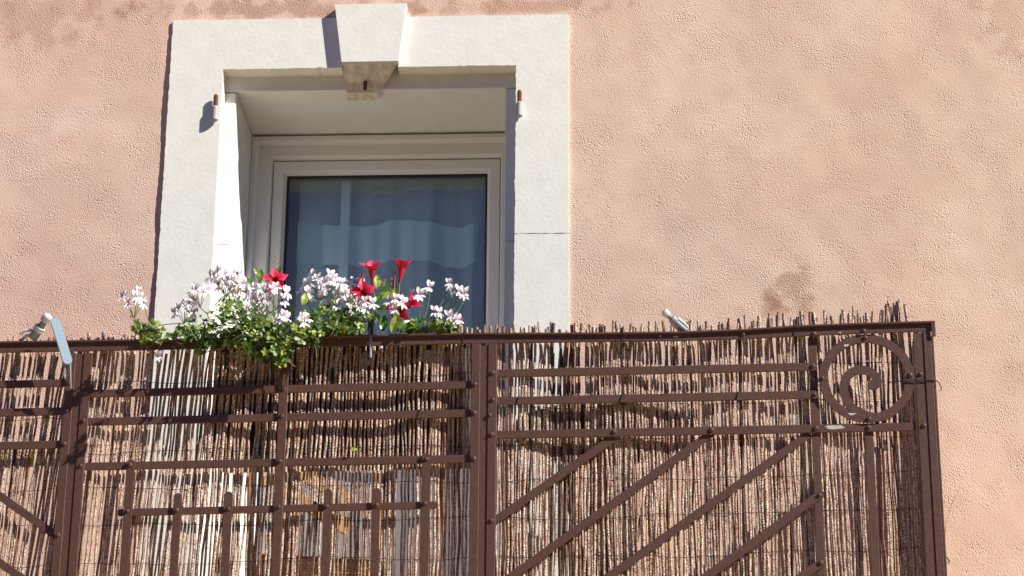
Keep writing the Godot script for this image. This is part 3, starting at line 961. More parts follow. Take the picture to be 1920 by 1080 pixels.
func make_plant_meshes() -> void:
	var white := Color(0.93, 0.93, 0.92)
	var lilac := Color(0.62, 0.36, 0.54)
	var purple := Color(0.26, 0.035, 0.13)
	for v in 7:
		var st := mb()
		var open := rng.randf_range(0.75, 1.1)
		for k in 5:
			var upper := k < 2
			var a: float = [24.0, -24.0, 180.0, 136.0, -136.0][k] + rng.randf_range(-9.0, 9.0)
			var tilt := rng.randf_range(0.25, 0.55) * open if upper else rng.randf_range(0.0, 0.35)
			var b := Basis(Vector3(0, 0, 1), deg_to_rad(a)) * Basis(Vector3.RIGHT, tilt)
			var L := rng.randf_range(0.0200, 0.0240) if upper else rng.randf_range(0.0175, 0.0215)
			var w := rng.randf_range(0.0105, 0.0128) if upper else rng.randf_range(0.0066, 0.0084)
			petal(st, Transform3D(b, b * Vector3(0, 0.001, 0)), L, w, rng.randf_range(-0.25, 0.1), lilac if upper else white, white, purple if upper else white, [0.22, 0.42, 0.8, 1.0, 0.72, 0.25], 0.12)
		tube(st, [Vector3(0, -0.002, -0.016), Vector3(0, -0.001, -0.006), Vector3.ZERO], [0.0009, 0.0014, 0.0018], 5, false, [Color(0.12, 0.16, 0.04), Color(0.2, 0.2, 0.08), Color(0.5, 0.35, 0.4)])
		blossom_meshes.append(st.commit())
	# ivy-shaped geranium leaves: five pointed lobes round a raised middle
	for v in 6:
		var st := mb()
		var R := rng.randf_range(0.0095, 0.0145)
		var o := []
		for k in 20:
			var a := TAU * k / 20.0
			var lobe := pow(absf(cos(2.5 * (a - PI / 2))), 1.1)
			var r := R * (0.56 + 0.52 * lobe) * rng.randf_range(0.92, 1.08)
			if absf(a - 1.5 * PI) < 0.25: r *= 0.45
			o.append(Vector3(cos(a) * r, sin(a) * r, -0.18 * R * (1.0 - lobe) + 0.25 * R * sin(a * 2.0 + v)))
		var c := Vector3(0, -0.1 * R, -0.32 * R)
		for k in 20:
			var p := [c, o[k], o[(k + 1) % 20]]
			var nn: Vector3 = (p[1] - p[0]).cross(p[2] - p[0]).normalized()
			if nn.z < 0: nn = -nn
			tri(st, p, [nn, nn, nn])
		leaf_meshes.append(st.commit())
	# oval glossy leaves
	for v in 4:
		var st := mb()
		var L := rng.randf_range(0.045, 0.058)
		var w := L * rng.randf_range(0.46, 0.60)
		var shape := [0.06, 0.55, 0.88, 1.0, 0.92, 0.62, 0.05]
		var rows := []
		for i in 7:
			var t := i / 6.0
			var row := []
			for k in 5:
				var e := (k - 2) / 2.0
				row.append(Vector3(e * w * 0.5 * shape[i], L * t, 0.16 * w * absf(e) - 0.35 * L * t * t * (0.5 + 0.2 * v) + 0.02 * w * sin(i * 2.0 + k)))
			rows.append(row)
		for i in 6:
			for k in 4:
				var p := [rows[i][k], rows[i][k + 1], rows[i + 1][k + 1], rows[i + 1][k]]
				var nn: Vector3 = (p[1] - p[0]).cross(p[2] - p[1]).normalized()
				if nn.z < 0: nn = -nn
				quad(st, p, [nn, nn, nn, nn])
		glossy_meshes.append(st.commit())
	# broad pointed petals of the red trumpet flowers
	for v in 3:
		var st := mb()
		petal(st, Transform3D(), rng.randf_range(0.036, 0.041), rng.randf_range(0.027, 0.031), -0.35 + 0.12 * v, Color(0.50, 0.004, 0.02), Color(0.80, 0.030, 0.12), Color(0.55, 0.008, 0.03), [0.42, 0.66, 0.92, 1.0, 0.84, 0.5, 0.22, 0.03], 0.22)
		red_meshes.append(st.commit())


func facing(n: Vector3, up: Vector3) -> Basis:
	# local z towards n, local y as near to up as it goes
	var z := n.normalized()
	var x := up.cross(z).normalized()
	return Basis(x, z.cross(x), z)


func geranium(called: String, label: String, base: Vector3, clusters: Array, clumps: Array, sprawl: Array) -> void:
	var t := thing(called, label, "geranium", RAIL * Transform3D(Basis(), base), "ivy geraniums along the railing")
	var stems := mb()
	for c in clusters:
		var at := Vector3(c[0], c[1], c[2]) - base
		var count: int = c[3]
		var r: float = c[4]
		var hub := at - Vector3(rng.randf_range(-0.006, 0.006), r * 0.9 + 0.008, 0.012)
		# the stalk of the umbel climbs from the nearest clump of leaves
		var best := Vector3.ZERO
		var dist := 9.0
		for l in clumps:
			var q := Vector3(l[0], l[1], l[2]) - base
			if (q - hub).length() < dist:
				dist = (q - hub).length()
				best = q
		var root := best.lerp(hub, 0.15)
		var bend := root.lerp(hub, 0.5) + Vector3(rng.randf_range(-0.012, 0.012), 0.004, rng.randf_range(-0.01, 0.01))
		tube(stems, [root, bend, hub], [0.0017, 0.0014, 0.0013], 5)
		for k in count:
			var d := Vector3(rng.randf_range(-1, 1), rng.randf_range(-0.75, 1), rng.randf_range(-0.6, 1.0))
			if d.length() > 1.0: d = d.normalized() * rng.randf_range(0.75, 1.0)
			var p := at + d * Vector3(r * 1.12, r * 0.85, r * 0.75)
			var look := Vector3(d.x * 0.75 + 0.12, d.y * 0.45 + 0.1, 0.85 + 0.3 * d.z)
			var b := facing(look, Vector3(rng.randf_range(-0.35, 0.35), 1, 0.2))
			obj("blossom", blossom_meshes[rng.randi() % 7], M.petal, t, Transform3D(b.scaled(Vector3.ONE * rng.randf_range(0.82, 1.08)), p))
			var back := p - b.z * 0.015
			tube(stems, [hub, hub.lerp(back, 0.55) + Vector3(0, -0.002, 0), back], [0.0008], 4, false)
		for k in int(count / 5):
			# closed buds that droop from the hub
			var p := hub + Vector3(rng.randf_range(-0.02, 0.02), rng.randf_range(-0.012, 0.008), rng.randf_range(0.0, 0.02))
			tube(stems, [hub, hub.lerp(p, 0.6) + Vector3(0, 0.004, 0), p, p + Vector3(0, -0.006, 0.001), p + Vector3(0, -0.010, 0.001)], [0.0007, 0.0007, 0.0012, 0.0024, 0.0006], 5)
	for l in clumps:
		var c := Vector3(l[0], l[1], l[2]) - base
		for k in int(l[6]):
			var d := Vector3(rng.randf_range(-1, 1), rng.randf_range(-1, 1), rng.randf_range(-1, 1))
			if d.length() > 1.0: d = d.normalized() * pow(rng.randf(), 0.4)
			var p := c + d * Vector3(l[3], l[4], l[5]) * 1.08
			var look := Vector3(0.35 + d.x * 0.6 + rng.randf_range(-0.6, 0.6), 0.45 + d.y * 0.6 + rng.randf_range(-0.6, 0.6), 0.75 + d.z * 0.4 + rng.randf_range(-0.5, 0.4))
			var b := facing(look, Vector3(rng.randf_range(-1, 1), rng.randf_range(-0.6, 1), rng.randf_range(-0.5, 0.5)))
			obj("leaf", leaf_meshes[rng.randi() % 6], M.leaves[[0, 0, 1, 1, 2, 2, 3, 3, 3][rng.randi() % 9]], t, Transform3D(b.scaled(Vector3.ONE * rng.randf_range(0.5, 1.3)), p))
			if k % 2 == 0:
				var q := p.lerp(c, rng.randf_range(0.25, 0.7)) + Vector3(0, -0.012, -0.005)
				tube(stems, [p - b.z * 0.001, p.lerp(q, 0.5) + Vector3(0, -0.004, -0.003), q], [0.0008], 4, false)
		for k in 5:
			var a := c + Vector3(rng.randf_range(-l[3], l[3]), rng.randf_range(-l[4], l[4]), rng.randf_range(-l[5], l[5])) * 0.9
			var b2 := c + Vector3(rng.randf_range(-l[3], l[3]), rng.randf_range(-l[4], l[4]) - 0.02, rng.randf_range(-l[5], l[5])) * 0.9
			tube(stems, [a, a.lerp(b2, 0.5) + Vector3(0, 0.008, 0.004), b2], [0.0012], 5, false)
	for s in sprawl:
		var pts := []
		for q in s: pts.append(Vector3(q[0], q[1], q[2]) - base)
		tube(stems, pts, [0.0017, 0.0012], 5)
	done("stem", stems, M.stem, t)


func trumpet(t: Node3D, at: Vector3, look: Vector3, open: float, size: float, foot: Vector3) -> void:
	var b := facing(look, Vector3(0.1, 1, 0.1)).scaled(Vector3.ONE * size)
	var T := Transform3D(b, at)
	var th := mb()
	# the throat: a funnel behind the petals
	var rows := [[0.0022, -0.042], [0.003, -0.030], [0.0065, -0.018], [0.0095, -0.006], [0.0115, 0.002]]
	for i in rows.size() - 1:
		for k in 10:
			var p := []
			var n := []
			for e in [[rows[i], k], [rows[i], k + 1], [rows[i + 1], k + 1], [rows[i + 1], k]]:
				var d := Vector3(cos(TAU * e[1] / 10.0), sin(TAU * e[1] / 10.0), 0)
				p.append(d * e[0][0] + Vector3(0, 0, e[0][1]))
				n.append(d)
			var c0 := Color(0.34, 0.05, 0.04) if i == 0 else Color(0.5, 0.006, 0.03)
			quad(th, p, n, [], [c0, c0, Color(0.5, 0.006, 0.03), Color(0.5, 0.006, 0.03)])
	var f := done("flower", th, M.red_petal, t, T)
	for k in 5:
		var a := TAU * k / 5.0 + 0.2
		# open 0: petals point along the flower's axis, 1: they lie flat
		var pb := Basis(Vector3(0, 0, 1), a) * Basis(Vector3.RIGHT, PI / 2.0 * (1.0 - open) + rng.randf_range(-0.12, 0.12)) * Basis(Vector3.UP, 0.22)
		var root := Basis(Vector3(0, 0, 1), a) * Vector3(0, 0.0085, -0.001)
		obj("petal", red_meshes[rng.randi() % 3], M.red_petal, f, Transform3D(pb, root))
	var st := mb()
	var back := T * Vector3(0, 0, -0.041)
	tube(st, [back, back.lerp(foot, 0.4) + Vector3(0.003, 0.006, 0), foot], [0.0016, 0.0019, 0.0022], 6)
	done("flower_stalk", st, M.dry if size < 0.0 else M.stem, t)


func build_plants() -> void:
	make_plant_meshes()
	geranium("ivy_geranium", "straggling white geranium trailing over the railing left of the window surround", Vector3(-0.86, 0.93, -0.06),
		[[-0.992, 1.122, 0.02, 8, 0.042], [-0.85, 1.097, 0.0, 9, 0.028], [-0.893, 0.946, 0.05, 2, 0.010]],
		[[-0.905, 1.012, 0.02, 0.070, 0.020, 0.05, 30], [-0.952, 1.000, 0.03, 0.016, 0.020, 0.02, 9], [-0.854, 1.036, 0.0, 0.036, 0.018, 0.04, 16], [-0.80, 1.010, 0.02, 0.05, 0.03, 0.04, 20]],
		[[[-0.945, 1.03, 0.03], [-0.985, 1.055, 0.025], [-1.0, 1.10, 0.02]], [[-0.93, 1.03, 0.02], [-0.945, 1.06, 0.02], [-0.96, 1.105, 0.015]], [[-0.86, 0.99, 0.04], [-0.84, 0.98, 0.055], [-0.81, 0.945, 0.06]], [[-0.95, 1.05, 0.0], [-0.90, 1.058, 0.0], [-0.86, 1.064, -0.01]]])
	geranium("ivy_geranium", "full white geranium spilling down over the railing in front of the window's left jamb", Vector3(-0.66, 0.93, -0.08),
		[[-0.798, 1.136, 0.025, 7, 0.030], [-0.735, 1.191, -0.005, 15, 0.044], [-0.690, 1.141, 0.045, 11, 0.040], [-0.624, 1.116, 0.045, 13, 0.044], [-0.575, 1.114, 0.065, 8, 0.034], [-0.538, 1.020, 0.100, 5, 0.022], [-0.488, 1.028, 0.080, 4, 0.020], [-0.652, 1.071, 0.025, 4, 0.028]],
		[[-0.750, 1.026, 0.045, 0.074, 0.042, 0.075, 62], [-0.650, 1.036, 0.045, 0.098, 0.054, 0.100, 108], [-0.600, 0.958, 0.095, 0.070, 0.040, 0.037, 54], [-0.525, 0.994, 0.075, 0.066, 0.042, 0.062, 46], [-0.689, 1.091, 0.005, 0.060, 0.036, 0.062, 16], [-0.690, 1.040, 0.20, 0.040, 0.030, 0.04, 14]],
		[[[-0.62, 0.99, 0.05], [-0.645, 0.955, 0.062], [-0.672, 0.944, 0.06]], [[-0.62, 0.98, 0.05], [-0.615, 0.945, 0.06], [-0.596, 0.918, 0.055]]])
	geranium("ivy_geranium", "dense white geranium in front of the dark glass, between the red trumpet flowers", Vector3(-0.42, 0.93, -0.08),
		[[-0.466, 1.174, -0.03, 16, 0.046], [-0.417, 1.145, 0.0, 12, 0.044], [-0.505, 1.148, -0.02, 4, 0.024], [-0.380, 1.166, -0.05, 8, 0.034], [-0.396, 1.086, 0.02, 5, 0.030], [-0.322, 1.080, 0.035, 7, 0.030]],
		[[-0.441, 1.048, 0.0, 0.088, 0.044, 0.07, 104], [-0.365, 1.038, 0.0, 0.064, 0.032, 0.06, 64], [-0.402, 1.100, -0.03, 0.080, 0.028, 0.05, 44], [-0.47, 0.99, 0.04, 0.03, 0.02, 0.02, 12]],
		[[[-0.47, 0.99, 0.045], [-0.455, 0.955, 0.055], [-0.452, 0.93, 0.055]]])
	geranium("ivy_geranium", "sparse white geranium with long thin stalks at the right end of the flowers", Vector3(-0.16, 0.93, -0.08),
		[[-0.232, 1.080, 0.045, 7, 0.026], [-0.174, 1.124, 0.0, 4, 0.022], [-0.148, 1.147, -0.02, 2, 0.010], [-0.089, 1.161, -0.02, 2, 0.008], [-0.070, 1.136, 0.0, 2, 0.008], [-0.045, 1.125, 0.0, 2, 0.008], [-0.077, 1.050, -0.01, 7, 0.024], [-0.127, 1.070, 0.0, 2, 0.012]],
		[[-0.170, 1.036, -0.02, 0.080, 0.020, 0.05, 46], [-0.100, 1.036, 0.0, 0.040, 0.018, 0.03, 22]],
		[[[-0.15, 1.05, 0.0], [-0.12, 1.085, 0.0], [-0.09, 1.15, -0.02]], [[-0.15, 1.05, 0.0], [-0.10, 1.09, 0.0], [-0.072, 1.125, 0.0]], [[-0.11, 1.085, 0.0], [-0.07, 1.10, 0.0], [-0.036, 1.102, 0.0]]])
	geranium("ivy_geranium", "trailing geranium foliage with yellow-green buds hanging over the rail, lowest of the greenery", Vector3(-0.58, 0.93, -0.06),
		[[-0.548, 1.030, 0.075, 3, 0.018], [-0.600, 1.060, 0.06, 2, 0.020]],
		[[-0.610, 0.985, 0.070, 0.070, 0.050, 0.04, 100], [-0.565, 0.950, 0.060, 0.042, 0.050, 0.03, 52], [-0.690, 1.000, 0.055, 0.04, 0.03, 0.03, 30], [-0.480, 1.005, 0.055, 0.05, 0.025, 0.03, 30], [-0.770, 0.985, 0.050, 0.030, 0.035, 0.03, 22], [-0.930, 1.010, 0.095, 0.042, 0.030, 0.03, 24], [-0.38, 1.015, 0.05, 0.05, 0.018, 0.03, 12]],
		[[[-0.62, 0.97, 0.08], [-0.655, 0.940, 0.09], [-0.685, 0.938, 0.085]], [[-0.62, 0.97, 0.08], [-0.645, 0.925, 0.09], [-0.640, 0.895, 0.085]], [[-0.60, 0.96, 0.08], [-0.596, 0.925, 0.09], [-0.602, 0.893, 0.085]], [[-0.56, 0.94, 0.07], [-0.535, 0.92, 0.07], [-0.512, 0.905, 0.05]], [[-0.62, 0.99, 0.08], [-0.66, 0.985, 0.10], [-0.70, 0.96, 0.10]]])
	# red trumpet vines
	var a := thing("trumpet_vine", "red trumpet flower with round glossy leaves, leftmost of the red flowers", "trumpet vine", RAIL * Transform3D(Basis(), Vector3(-0.62, 0.93, -0.10)), "red trumpet vines among the geraniums")
	var o := Vector3(0.62, -0.93, 0.10)
	trumpet(a, Vector3(-0.588, 1.180, 0.012) + o, Vector3(0.35, 0.12, 1), 0.92, 0.86, Vector3(-0.60, 1.10, -0.04) + o)
	glossy(a, [[-0.640, 1.178, -0.01, 0.2, 1.0, 0.9], [-0.652, 1.168, 0.0, -0.8, 0.9, 0.7], [-0.642, 1.205, -0.02, -0.5, 1.0, 0.5], [-0.60, 1.20, -0.03, 0.6, 1.0, 0.7], [-0.56, 1.08, -0.02, 0.5, 0.4, 0.8], [-0.505, 1.095, 0.02, 0.3, 1.0, 0.8]], o)
	spray(a, Vector3(-0.600, 1.20, -0.02) + o, Vector3(-0.592, 1.262, -0.02) + o)
	var b := thing("trumpet_vine", "tall red trumpet flowers rising against the window glass on dark stalks", "trumpet vine", RAIL * Transform3D(Basis(), Vector3(-0.27, 0.93, -0.10)), "red trumpet vines among the geraniums")
	o = Vector3(0.27, -0.93, 0.10)
	trumpet(b, Vector3(-0.317, 1.214, -0.02) + o, Vector3(0.05, 0.85, 0.62), 0.46, 0.98, Vector3(-0.300, 1.06, -0.03) + o)
	trumpet(b, Vector3(-0.231, 1.216, -0.02) + o, Vector3(0.16, 1.0, 0.35), 0.26, 1.0, Vector3(-0.250, 1.06, -0.03) + o)
	trumpet(b, Vector3(-0.331, 1.128, 0.03) + o, Vector3(0.1, 0.0, 1), 0.80, 0.88, Vector3(-0.30, 1.05, -0.02) + o)
	trumpet(b, Vector3(-0.228, 1.076, 0.025) + o, Vector3(-0.1, -0.35, 1), 0.75, 0.85, Vector3(-0.24, 1.02, -0.02) + o)
	trumpet(b, Vector3(-0.200, 1.100, 0.0) + o, Vector3(0.55, 0.35, 0.7), 0.4, 0.8, Vector3(-0.23, 1.02, -0.02) + o)
	trumpet(b, Vector3(-0.080, 1.042, -0.02) + o, Vector3(0.2, 0.6, 0.7), 0.45, 0.75, Vector3(-0.11, 0.98, -0.04) + o)
	glossy(b, [[-0.299, 1.150, -0.01, 0.1, 1.0, 0.85], [-0.293, 1.118, 0.0, 0.9, 0.5, 0.8], [-0.285, 1.140, 0.0, 1.0, 0.6, 0.75], [-0.300, 1.095, 0.01, 0.5, 0.9, 0.8], [-0.292, 1.08, 0.01, 1.0, 0.3, 0.85], [-0.252, 1.118, -0.01, 0.3, 1.0, 0.75], [-0.262, 1.115, -0.01, -0.5, 0.9, 0.6], [-0.270, 1.005, 0.04, 0.1, 1.0, 1.05], [-0.243, 1.000, 0.045, 0.35, 1.0, 0.95], [-0.225, 1.012, 0.03, 0.7, 0.9, 0.9], [-0.235, 1.040, 0.02, -0.1, 1.0, 0.9], [-0.262, 1.03, 0.03, -0.7, 0.8, 0.8], [-0.21, 1.02, 0.02, 1.0, 0.4, 0.85], [-0.30, 1.03, 0.03, -0.2, 1.0, 0.8], [-0.32, 1.01, 0.03, -0.6, 0.8, 0.7]], o)
	for p in [[Vector3(-0.346, 1.150, 0.0), Vector3(-0.337, 1.200, 0.0), 0.0062], [Vector3(-0.253, 1.12, -0.02), Vector3(-0.249, 1.212, -0.02), 0.0036]]:
		var st := mb()
		var d: Vector3 = p[1] - p[0]
		tube(st, [p[0] + o, p[0] + d * 0.3 + o, p[0] + d * 0.6 + o, p[0] + d * 0.85 + o, p[1] + o], [0.0022, p[2] * 0.6, p[2], p[2] * 0.6, 0.0006], 7)
		done("bud", st, M.bud, b)
	spray(b, Vector3(-0.262, 1.12, -0.02) + o, Vector3(-0.254, 1.185, -0.02) + o)
	spray(b, Vector3(-0.285, 1.15, -0.02) + o, Vector3(-0.278, 1.195, -0.02) + o)


func glossy(t: Node3D, list: Array, o: Vector3) -> void:
	# [x, y, z of the leaf's foot, x and y of the way it points, size]
	for l in list:
		var dir := Vector3(l[3], l[4], rng.randf_range(0.0, 0.5)).normalized()
		var look := (Vector3(0.3 + rng.randf_range(-0.3, 0.3), 0.35, 1.0)).normalized()
		var x := dir.cross(look).normalized()
		var b := Basis(x, dir, x.cross(dir)).scaled(Vector3.ONE * float(l[5]))
		obj("leaf", glossy_meshes[rng.randi() % 4], M.glossy_leaf if rng.randf() < 0.6 else M.leaves[2], t, Transform3D(b, Vector3(l[0], l[1], l[2]) + o))


func spray(t: Node3D, a: Vector3, b: Vector3) -> void:
	# spent, papery bud scales on a dry stalk
	var st := mb()
	tube(st, [a, a.lerp(b, 0.5) + Vector3(0.003, 0, 0), b], [0.0014, 0.0012, 0.0008], 5)
	for k in 5:
		var p := a.lerp(b, 0.45 + 0.12 * k)
		var d := Vector3(0.006 * (1 if k % 2 else -1), 0.009, rng.randf_range(-0.003, 0.003))
		tube(st, [p, p + d * 0.5, p + d], [0.0008, 0.0020, 0.0004], 5)
	done("dry_spray", st, M.dry, t)


# ---------------------------------------------------------------- things on the balcony
func build_things() -> void:
	# planter trough behind the screen
	var pl := thing("planter_trough", "dark planter trough hanging behind the screen under the flowers", "planter", RAIL * Transform3D(Basis(), Vector3(-0.41, 0.690, -0.16)))
	var st := mb()
	var W := 0.36
	for b in [[Vector3(-W, 0, -0.10), Vector3(W, 0.012, 0.075)], [Vector3(-W, 0.012, 0.063), Vector3(W, 0.330, 0.075)], [Vector3(-W, 0.012, -0.10), Vector3(W, 0.330, -0.088)], [Vector3(-W, 0.012, -0.088), Vector3(-W + 0.012, 0.330, 0.063)], [Vector3(W - 0.012, 0.012, -0.088), Vector3(W, 0.330, 0.063)]]:
		rbox(st, Transform3D(Basis(), (b[0] + b[1]) / 2.0), b[1] - b[0], 0.003)
	done("trough", st, M.planter, pl)
	done("rim", span(Vector3(-W - 0.006, 0.312, 0.0752), Vector3(W + 0.006, 0.333, 0.083), 0.003), M.planter, pl)
	done("soil", span(Vector3(-W + 0.0125, 0.25, -0.0875), Vector3(W - 0.0125, 0.30, 0.0625), 0.004, 0.03, 0.006), M.soil, pl)
	# hooks that carry it over the top rail
	for h in [["dark planter hook over the rail among the left flowers", -0.717, 0.912, 0.0], ["black and steel planter hook over the rail below the red flowers", -0.3065, 0.936, 0.045]]:
		var k := thing("planter_hook", h[0], "hook", RAIL * Transform3D(Basis(), Vector3(h[1], 1.0, 0.0)), "planter hooks over the top rail")
		var s := mb()
		tube(s, [Vector3(0, -0.02, -0.05), Vector3(0, 0.012, -0.03), Vector3(0, 0.016, 0.01), Vector3(0, 0.008, 0.021), Vector3(0, -0.02, 0.023), Vector3(0.001, h[2] - 1.0, 0.023)], [0.0038], 8)
		done("rod", s, M.grey_plastic if h[3] > 0 else M.dark, k)
		if h[3] > 0:
			done("strap", span(Vector3(-0.0075, 0.0, 0.0275), Vector3(0.0075, h[3] + 0.002, 0.032), 0.0015), M.dark, k)
	# pale blue strap bent over the rail, beside the left post
	var sb := thing("hook_strap", "pale blue flat metal strap leaning over the top rail at left post", "strap", RAIL * Transform3D(Basis(Vector3(0, 0, 1), deg_to_rad(20.5)), Vector3(-1.181, 0.992, 0.060)))
	var o := PackedVector2Array()
	for k in 22:
		var w := TAU * (k + 0.5) / 22.0
		o.append(Vector2(cos(w) * 0.0130, sin(w) * 0.0130 + (0.060 if sin(w) > 0 else -0.060)))
	var s3 := mb()
	plate(s3, o, -0.007, 0.007, Transform3D(Basis(Vector3.UP, 0.35), Vector3.ZERO))
	done("strap", s3, M.pale_blue, sb)
	var s4 := mb()
	tube(s4, [Vector3(-0.008, -0.066, 0), Vector3(-0.022, -0.092, -0.006), Vector3(-0.024, -0.108, -0.012)], [0.0035, 0.003, 0.002], 7)
	tube(s4, [Vector3(0.006, -0.066, 0), Vector3(-0.004, -0.10, -0.004), Vector3(-0.016, -0.138, -0.012)], [0.0035, 0.003, 0.002], 7)
	done("prong", s4, M.grey_plastic, sb)
	# tube ends of the clothes airer that stand above the rail
	var axis := Vector3(0.054, 0.057, 0.035).normalized()
	var e1 := thing("airer_end", "grey airer tube end with white collar above the left rail", "clothes airer", RAIL * Transform3D(facing(axis.cross(Vector3.RIGHT), axis), Vector3(-1.284, 1.024, 0.005)), "airer ends poking above the rail")
	var s5 := mb()
	lathe(s5, Transform3D(), [[0.0, 0.0], [0.012, 0.0], [0.0135, 0.004], [0.0135, 0.026], [0.0115, 0.028], [0.0115, 0.046], [0.0095, 0.050], [0.0095, 0.064]], 16)
	done("tube", s5, M.grey_plastic, e1)
	var s6 := mb()
	lathe(s6, Transform3D(), [[0.0125, 0.027], [0.0165, 0.028], [0.0165, 0.042], [0.0125, 0.043]], 16)
	lathe(s6, Transform3D(), [[0.0095, 0.063], [0.0145, 0.064], [0.0145, 0.079], [0.0125, 0.084], [0.007, 0.087], [0.0, 0.088]], 16)
	done("collar", s6, M.light_plastic, e1)
	var s7 := mb()
	tube(s7, [Vector3(0.0, 0.012, 0.004), Vector3(0.018, -0.005, 0.0), Vector3(0.026, -0.035, 0.0)], [0.0055, 0.005, 0.004], 7)
	tube(s7, [Vector3(0.008, 0.022, 0.004), Vector3(0.030, 0.006, 0.0), Vector3(0.036, -0.012, 0.0)], [0.005, 0.005, 0.004], 7)
	done("bracket", s7, M.light_plastic, e1)
	axis = Vector3(-0.058, 0.046, 0.03).normalized()
	var e2 := thing("airer_end", "white and silver airer tube end above the rail, right of the window", "clothes airer", RAIL * Transform3D(facing(axis.cross(Vector3.LEFT) * -1.0, axis).scaled(Vector3.ONE * 0.86), Vector3(0.566, 1.008, 0.0)), "airer ends poking above the rail")
	var s8 := mb()
	lathe(s8, Transform3D(), [[0.0095, -0.012], [0.0095, 0.030], [0.0105, 0.031], [0.0135, 0.034], [0.0135, 0.050], [0.0095, 0.053], [0.0085, 0.064]], 16)
	done("tube", s8, M.grey_plastic, e2)
	var s9 := mb()
	lathe(s9, Transform3D(), [[0.0085, 0.063], [0.0130, 0.066], [0.0135, 0.080], [0.011, 0.085], [0.0, 0.087]], 16)
	done("cap", s9, M.light_plastic, e2)
	var sa := mb()
	for d in [-1.0, 1.0]:
		tube(sa, [Vector3(0.0125 * d, 0.034, 0.004), Vector3(0.0135 * d, 0.012, 0.006), Vector3(0.012 * d, -0.01, 0.004)], [0.005, 0.0055, 0.004], 7)
	lathe(sa, Transform3D(Basis(Vector3.RIGHT, PI / 2), Vector3(0, 0.042, 0.012)), [[0.006, 0.0], [0.006, 0.004], [0.0, 0.005]], 10)
	done("clamp", sa, M.light_plastic, e2)
	# clothes pegs on a line behind the screen
	var line := mb()
	tube(line, [Vector3(-1.6, 0.722, -0.055), Vector3(-1.3, 0.716, -0.055), Vector3(-1.0, 0.722, -0.055)], [0.0014], 5)
	tag(done("clothes_line", line, M.light_plastic, self, RAIL), "thin clothes line with coloured pegs behind the left screen", "clothes line")
	var pegs := [["green", -1.372, lin(0.10, 0.32, 0.12)], ["pale yellow", -1.349, lin(0.60, 0.55, 0.16)], ["blue", -1.319, lin(0.03, 0.14, 0.42)], ["light blue", -1.300, lin(0.10, 0.26, 0.55)], ["yellow", -1.277, lin(0.66, 0.50, 0.04)], ["lime green", -1.250, lin(0.36, 0.48, 0.08)], ["dark blue", -1.221, lin(0.02, 0.09, 0.36)]]
	for p in pegs:
		var g := thing("clothes_peg", "%s clothes peg on the line, seen through the left screen" % p[0], "clothes peg", RAIL * Transform3D(Basis(Vector3(0, 0, 1), rng.randf_range(-0.12, 0.12)), Vector3(p[1], 0.718, -0.055)), "clothes pegs on the line")
		var pm := mat(p[2], 0.4)
		for z in [-0.006, 0.006]:
			done("jaw", span(Vector3(-0.007, -0.055, z - 0.003), Vector3(0.007, 0.012, z + 0.003), 0.002), pm, g)
	# folding chair of wooden slats, seen in slices through the screen
	var ch := thing("folding_chair", "wooden slatted folding chair behind the screen in front of the window", "chair", Transform3D(Basis(Vector3.UP, 0.25), Vector3(-0.08, 0.0, 0.34)))
	for x in [-0.19, 0.19]:
		var l := mb()
		tube(l, [Vector3(x, 0.0, 0.16), Vector3(x, 0.45, -0.02), Vector3(x, 0.80, -0.13)], [0.012], 8)
		tube(l, [Vector3(x * 0.86, 0.0, -0.2), Vector3(x * 0.86, 0.44, 0.14)], [0.012], 8)
		done("leg", l, M.wood, ch)
	for k in 2:
		var s := mb()
		rbox(s, Transform3D(Basis(Vector3(0, 0, 1), -0.50), Vector3(-0.02, 0.765 - 0.085 * k, -0.10)), Vector3(0.30, 0.045, 0.014), 0.003)
		done("slat", s, M.wood, ch)
	for k in 5:
		done("seat_slat", span(Vector3(-0.175, 0.44, -0.13 + 0.062 * k), Vector3(0.175, 0.455, -0.08 + 0.062 * k), 0.003), M.wood, ch)
	# round bistro table, dark shape behind the screen
	var tb := thing("bistro_table", "small round dark table behind the screen right of the middle post", "table", Transform3D(Basis(), Vector3(0.77, 0.0, 0.42)))
	var tt := mb()
	lathe(tt, Transform3D(Basis(), Vector3(0, 0.835, 0)), [[0.0, 0.0], [0.262, 0.0], [0.272, 0.004], [0.275, 0.012], [0.272, 0.021], [0.262, 0.025], [0.0, 0.025]], 48)
	done("table_top", tt, M.dark, tb)
	var ap := mb()
	lathe(ap, Transform3D(Basis(), Vector3(0, 0.80, 0)), [[0.20, 0.036], [0.20, 0.0], [0.19, 0.0], [0.19, 0.036]], 32)
	done("apron", ap, M.iron, tb)
	var lg := mb()
	for k in 3:
		var d := Vector3(cos(TAU * k / 3.0 + 0.4), 0, sin(TAU * k / 3.0 + 0.4))
		tube(lg, [d * 0.19 + Vector3(0, 0.80, 0), d * 0.06 + Vector3(0, 0.4, 0), d * 0.22 + Vector3(0, 0.0, 0)], [0.009], 7)
	done("legs", lg, M.iron, tb)
	# a green shoot that pokes out between the twigs
	var sh := thing("green_shoot", "tiny bright green shoot poking through the screen above the third bar", "shoot", RAIL * Transform3D(Basis(), Vector3(-0.342, 0.662, -0.02)))
	var ss := mb()
	tube(ss, [Vector3(0.008, -0.012, -0.02), Vector3(0.004, 0.0, 0.01), Vector3(-0.003, 0.008, 0.03)], [0.001], 5)
	done("stem", ss, M.stem, sh)
	for k in 3:
		obj("leaf", glossy_meshes[k], M.leaves[2], sh, Transform3D(facing(Vector3(0.3, 0.3, 1), Vector3(-1 + 0.7 * k, 0.8, 0)).scaled(Vector3.ONE * 0.3), Vector3(-0.003, 0.006, 0.03)))
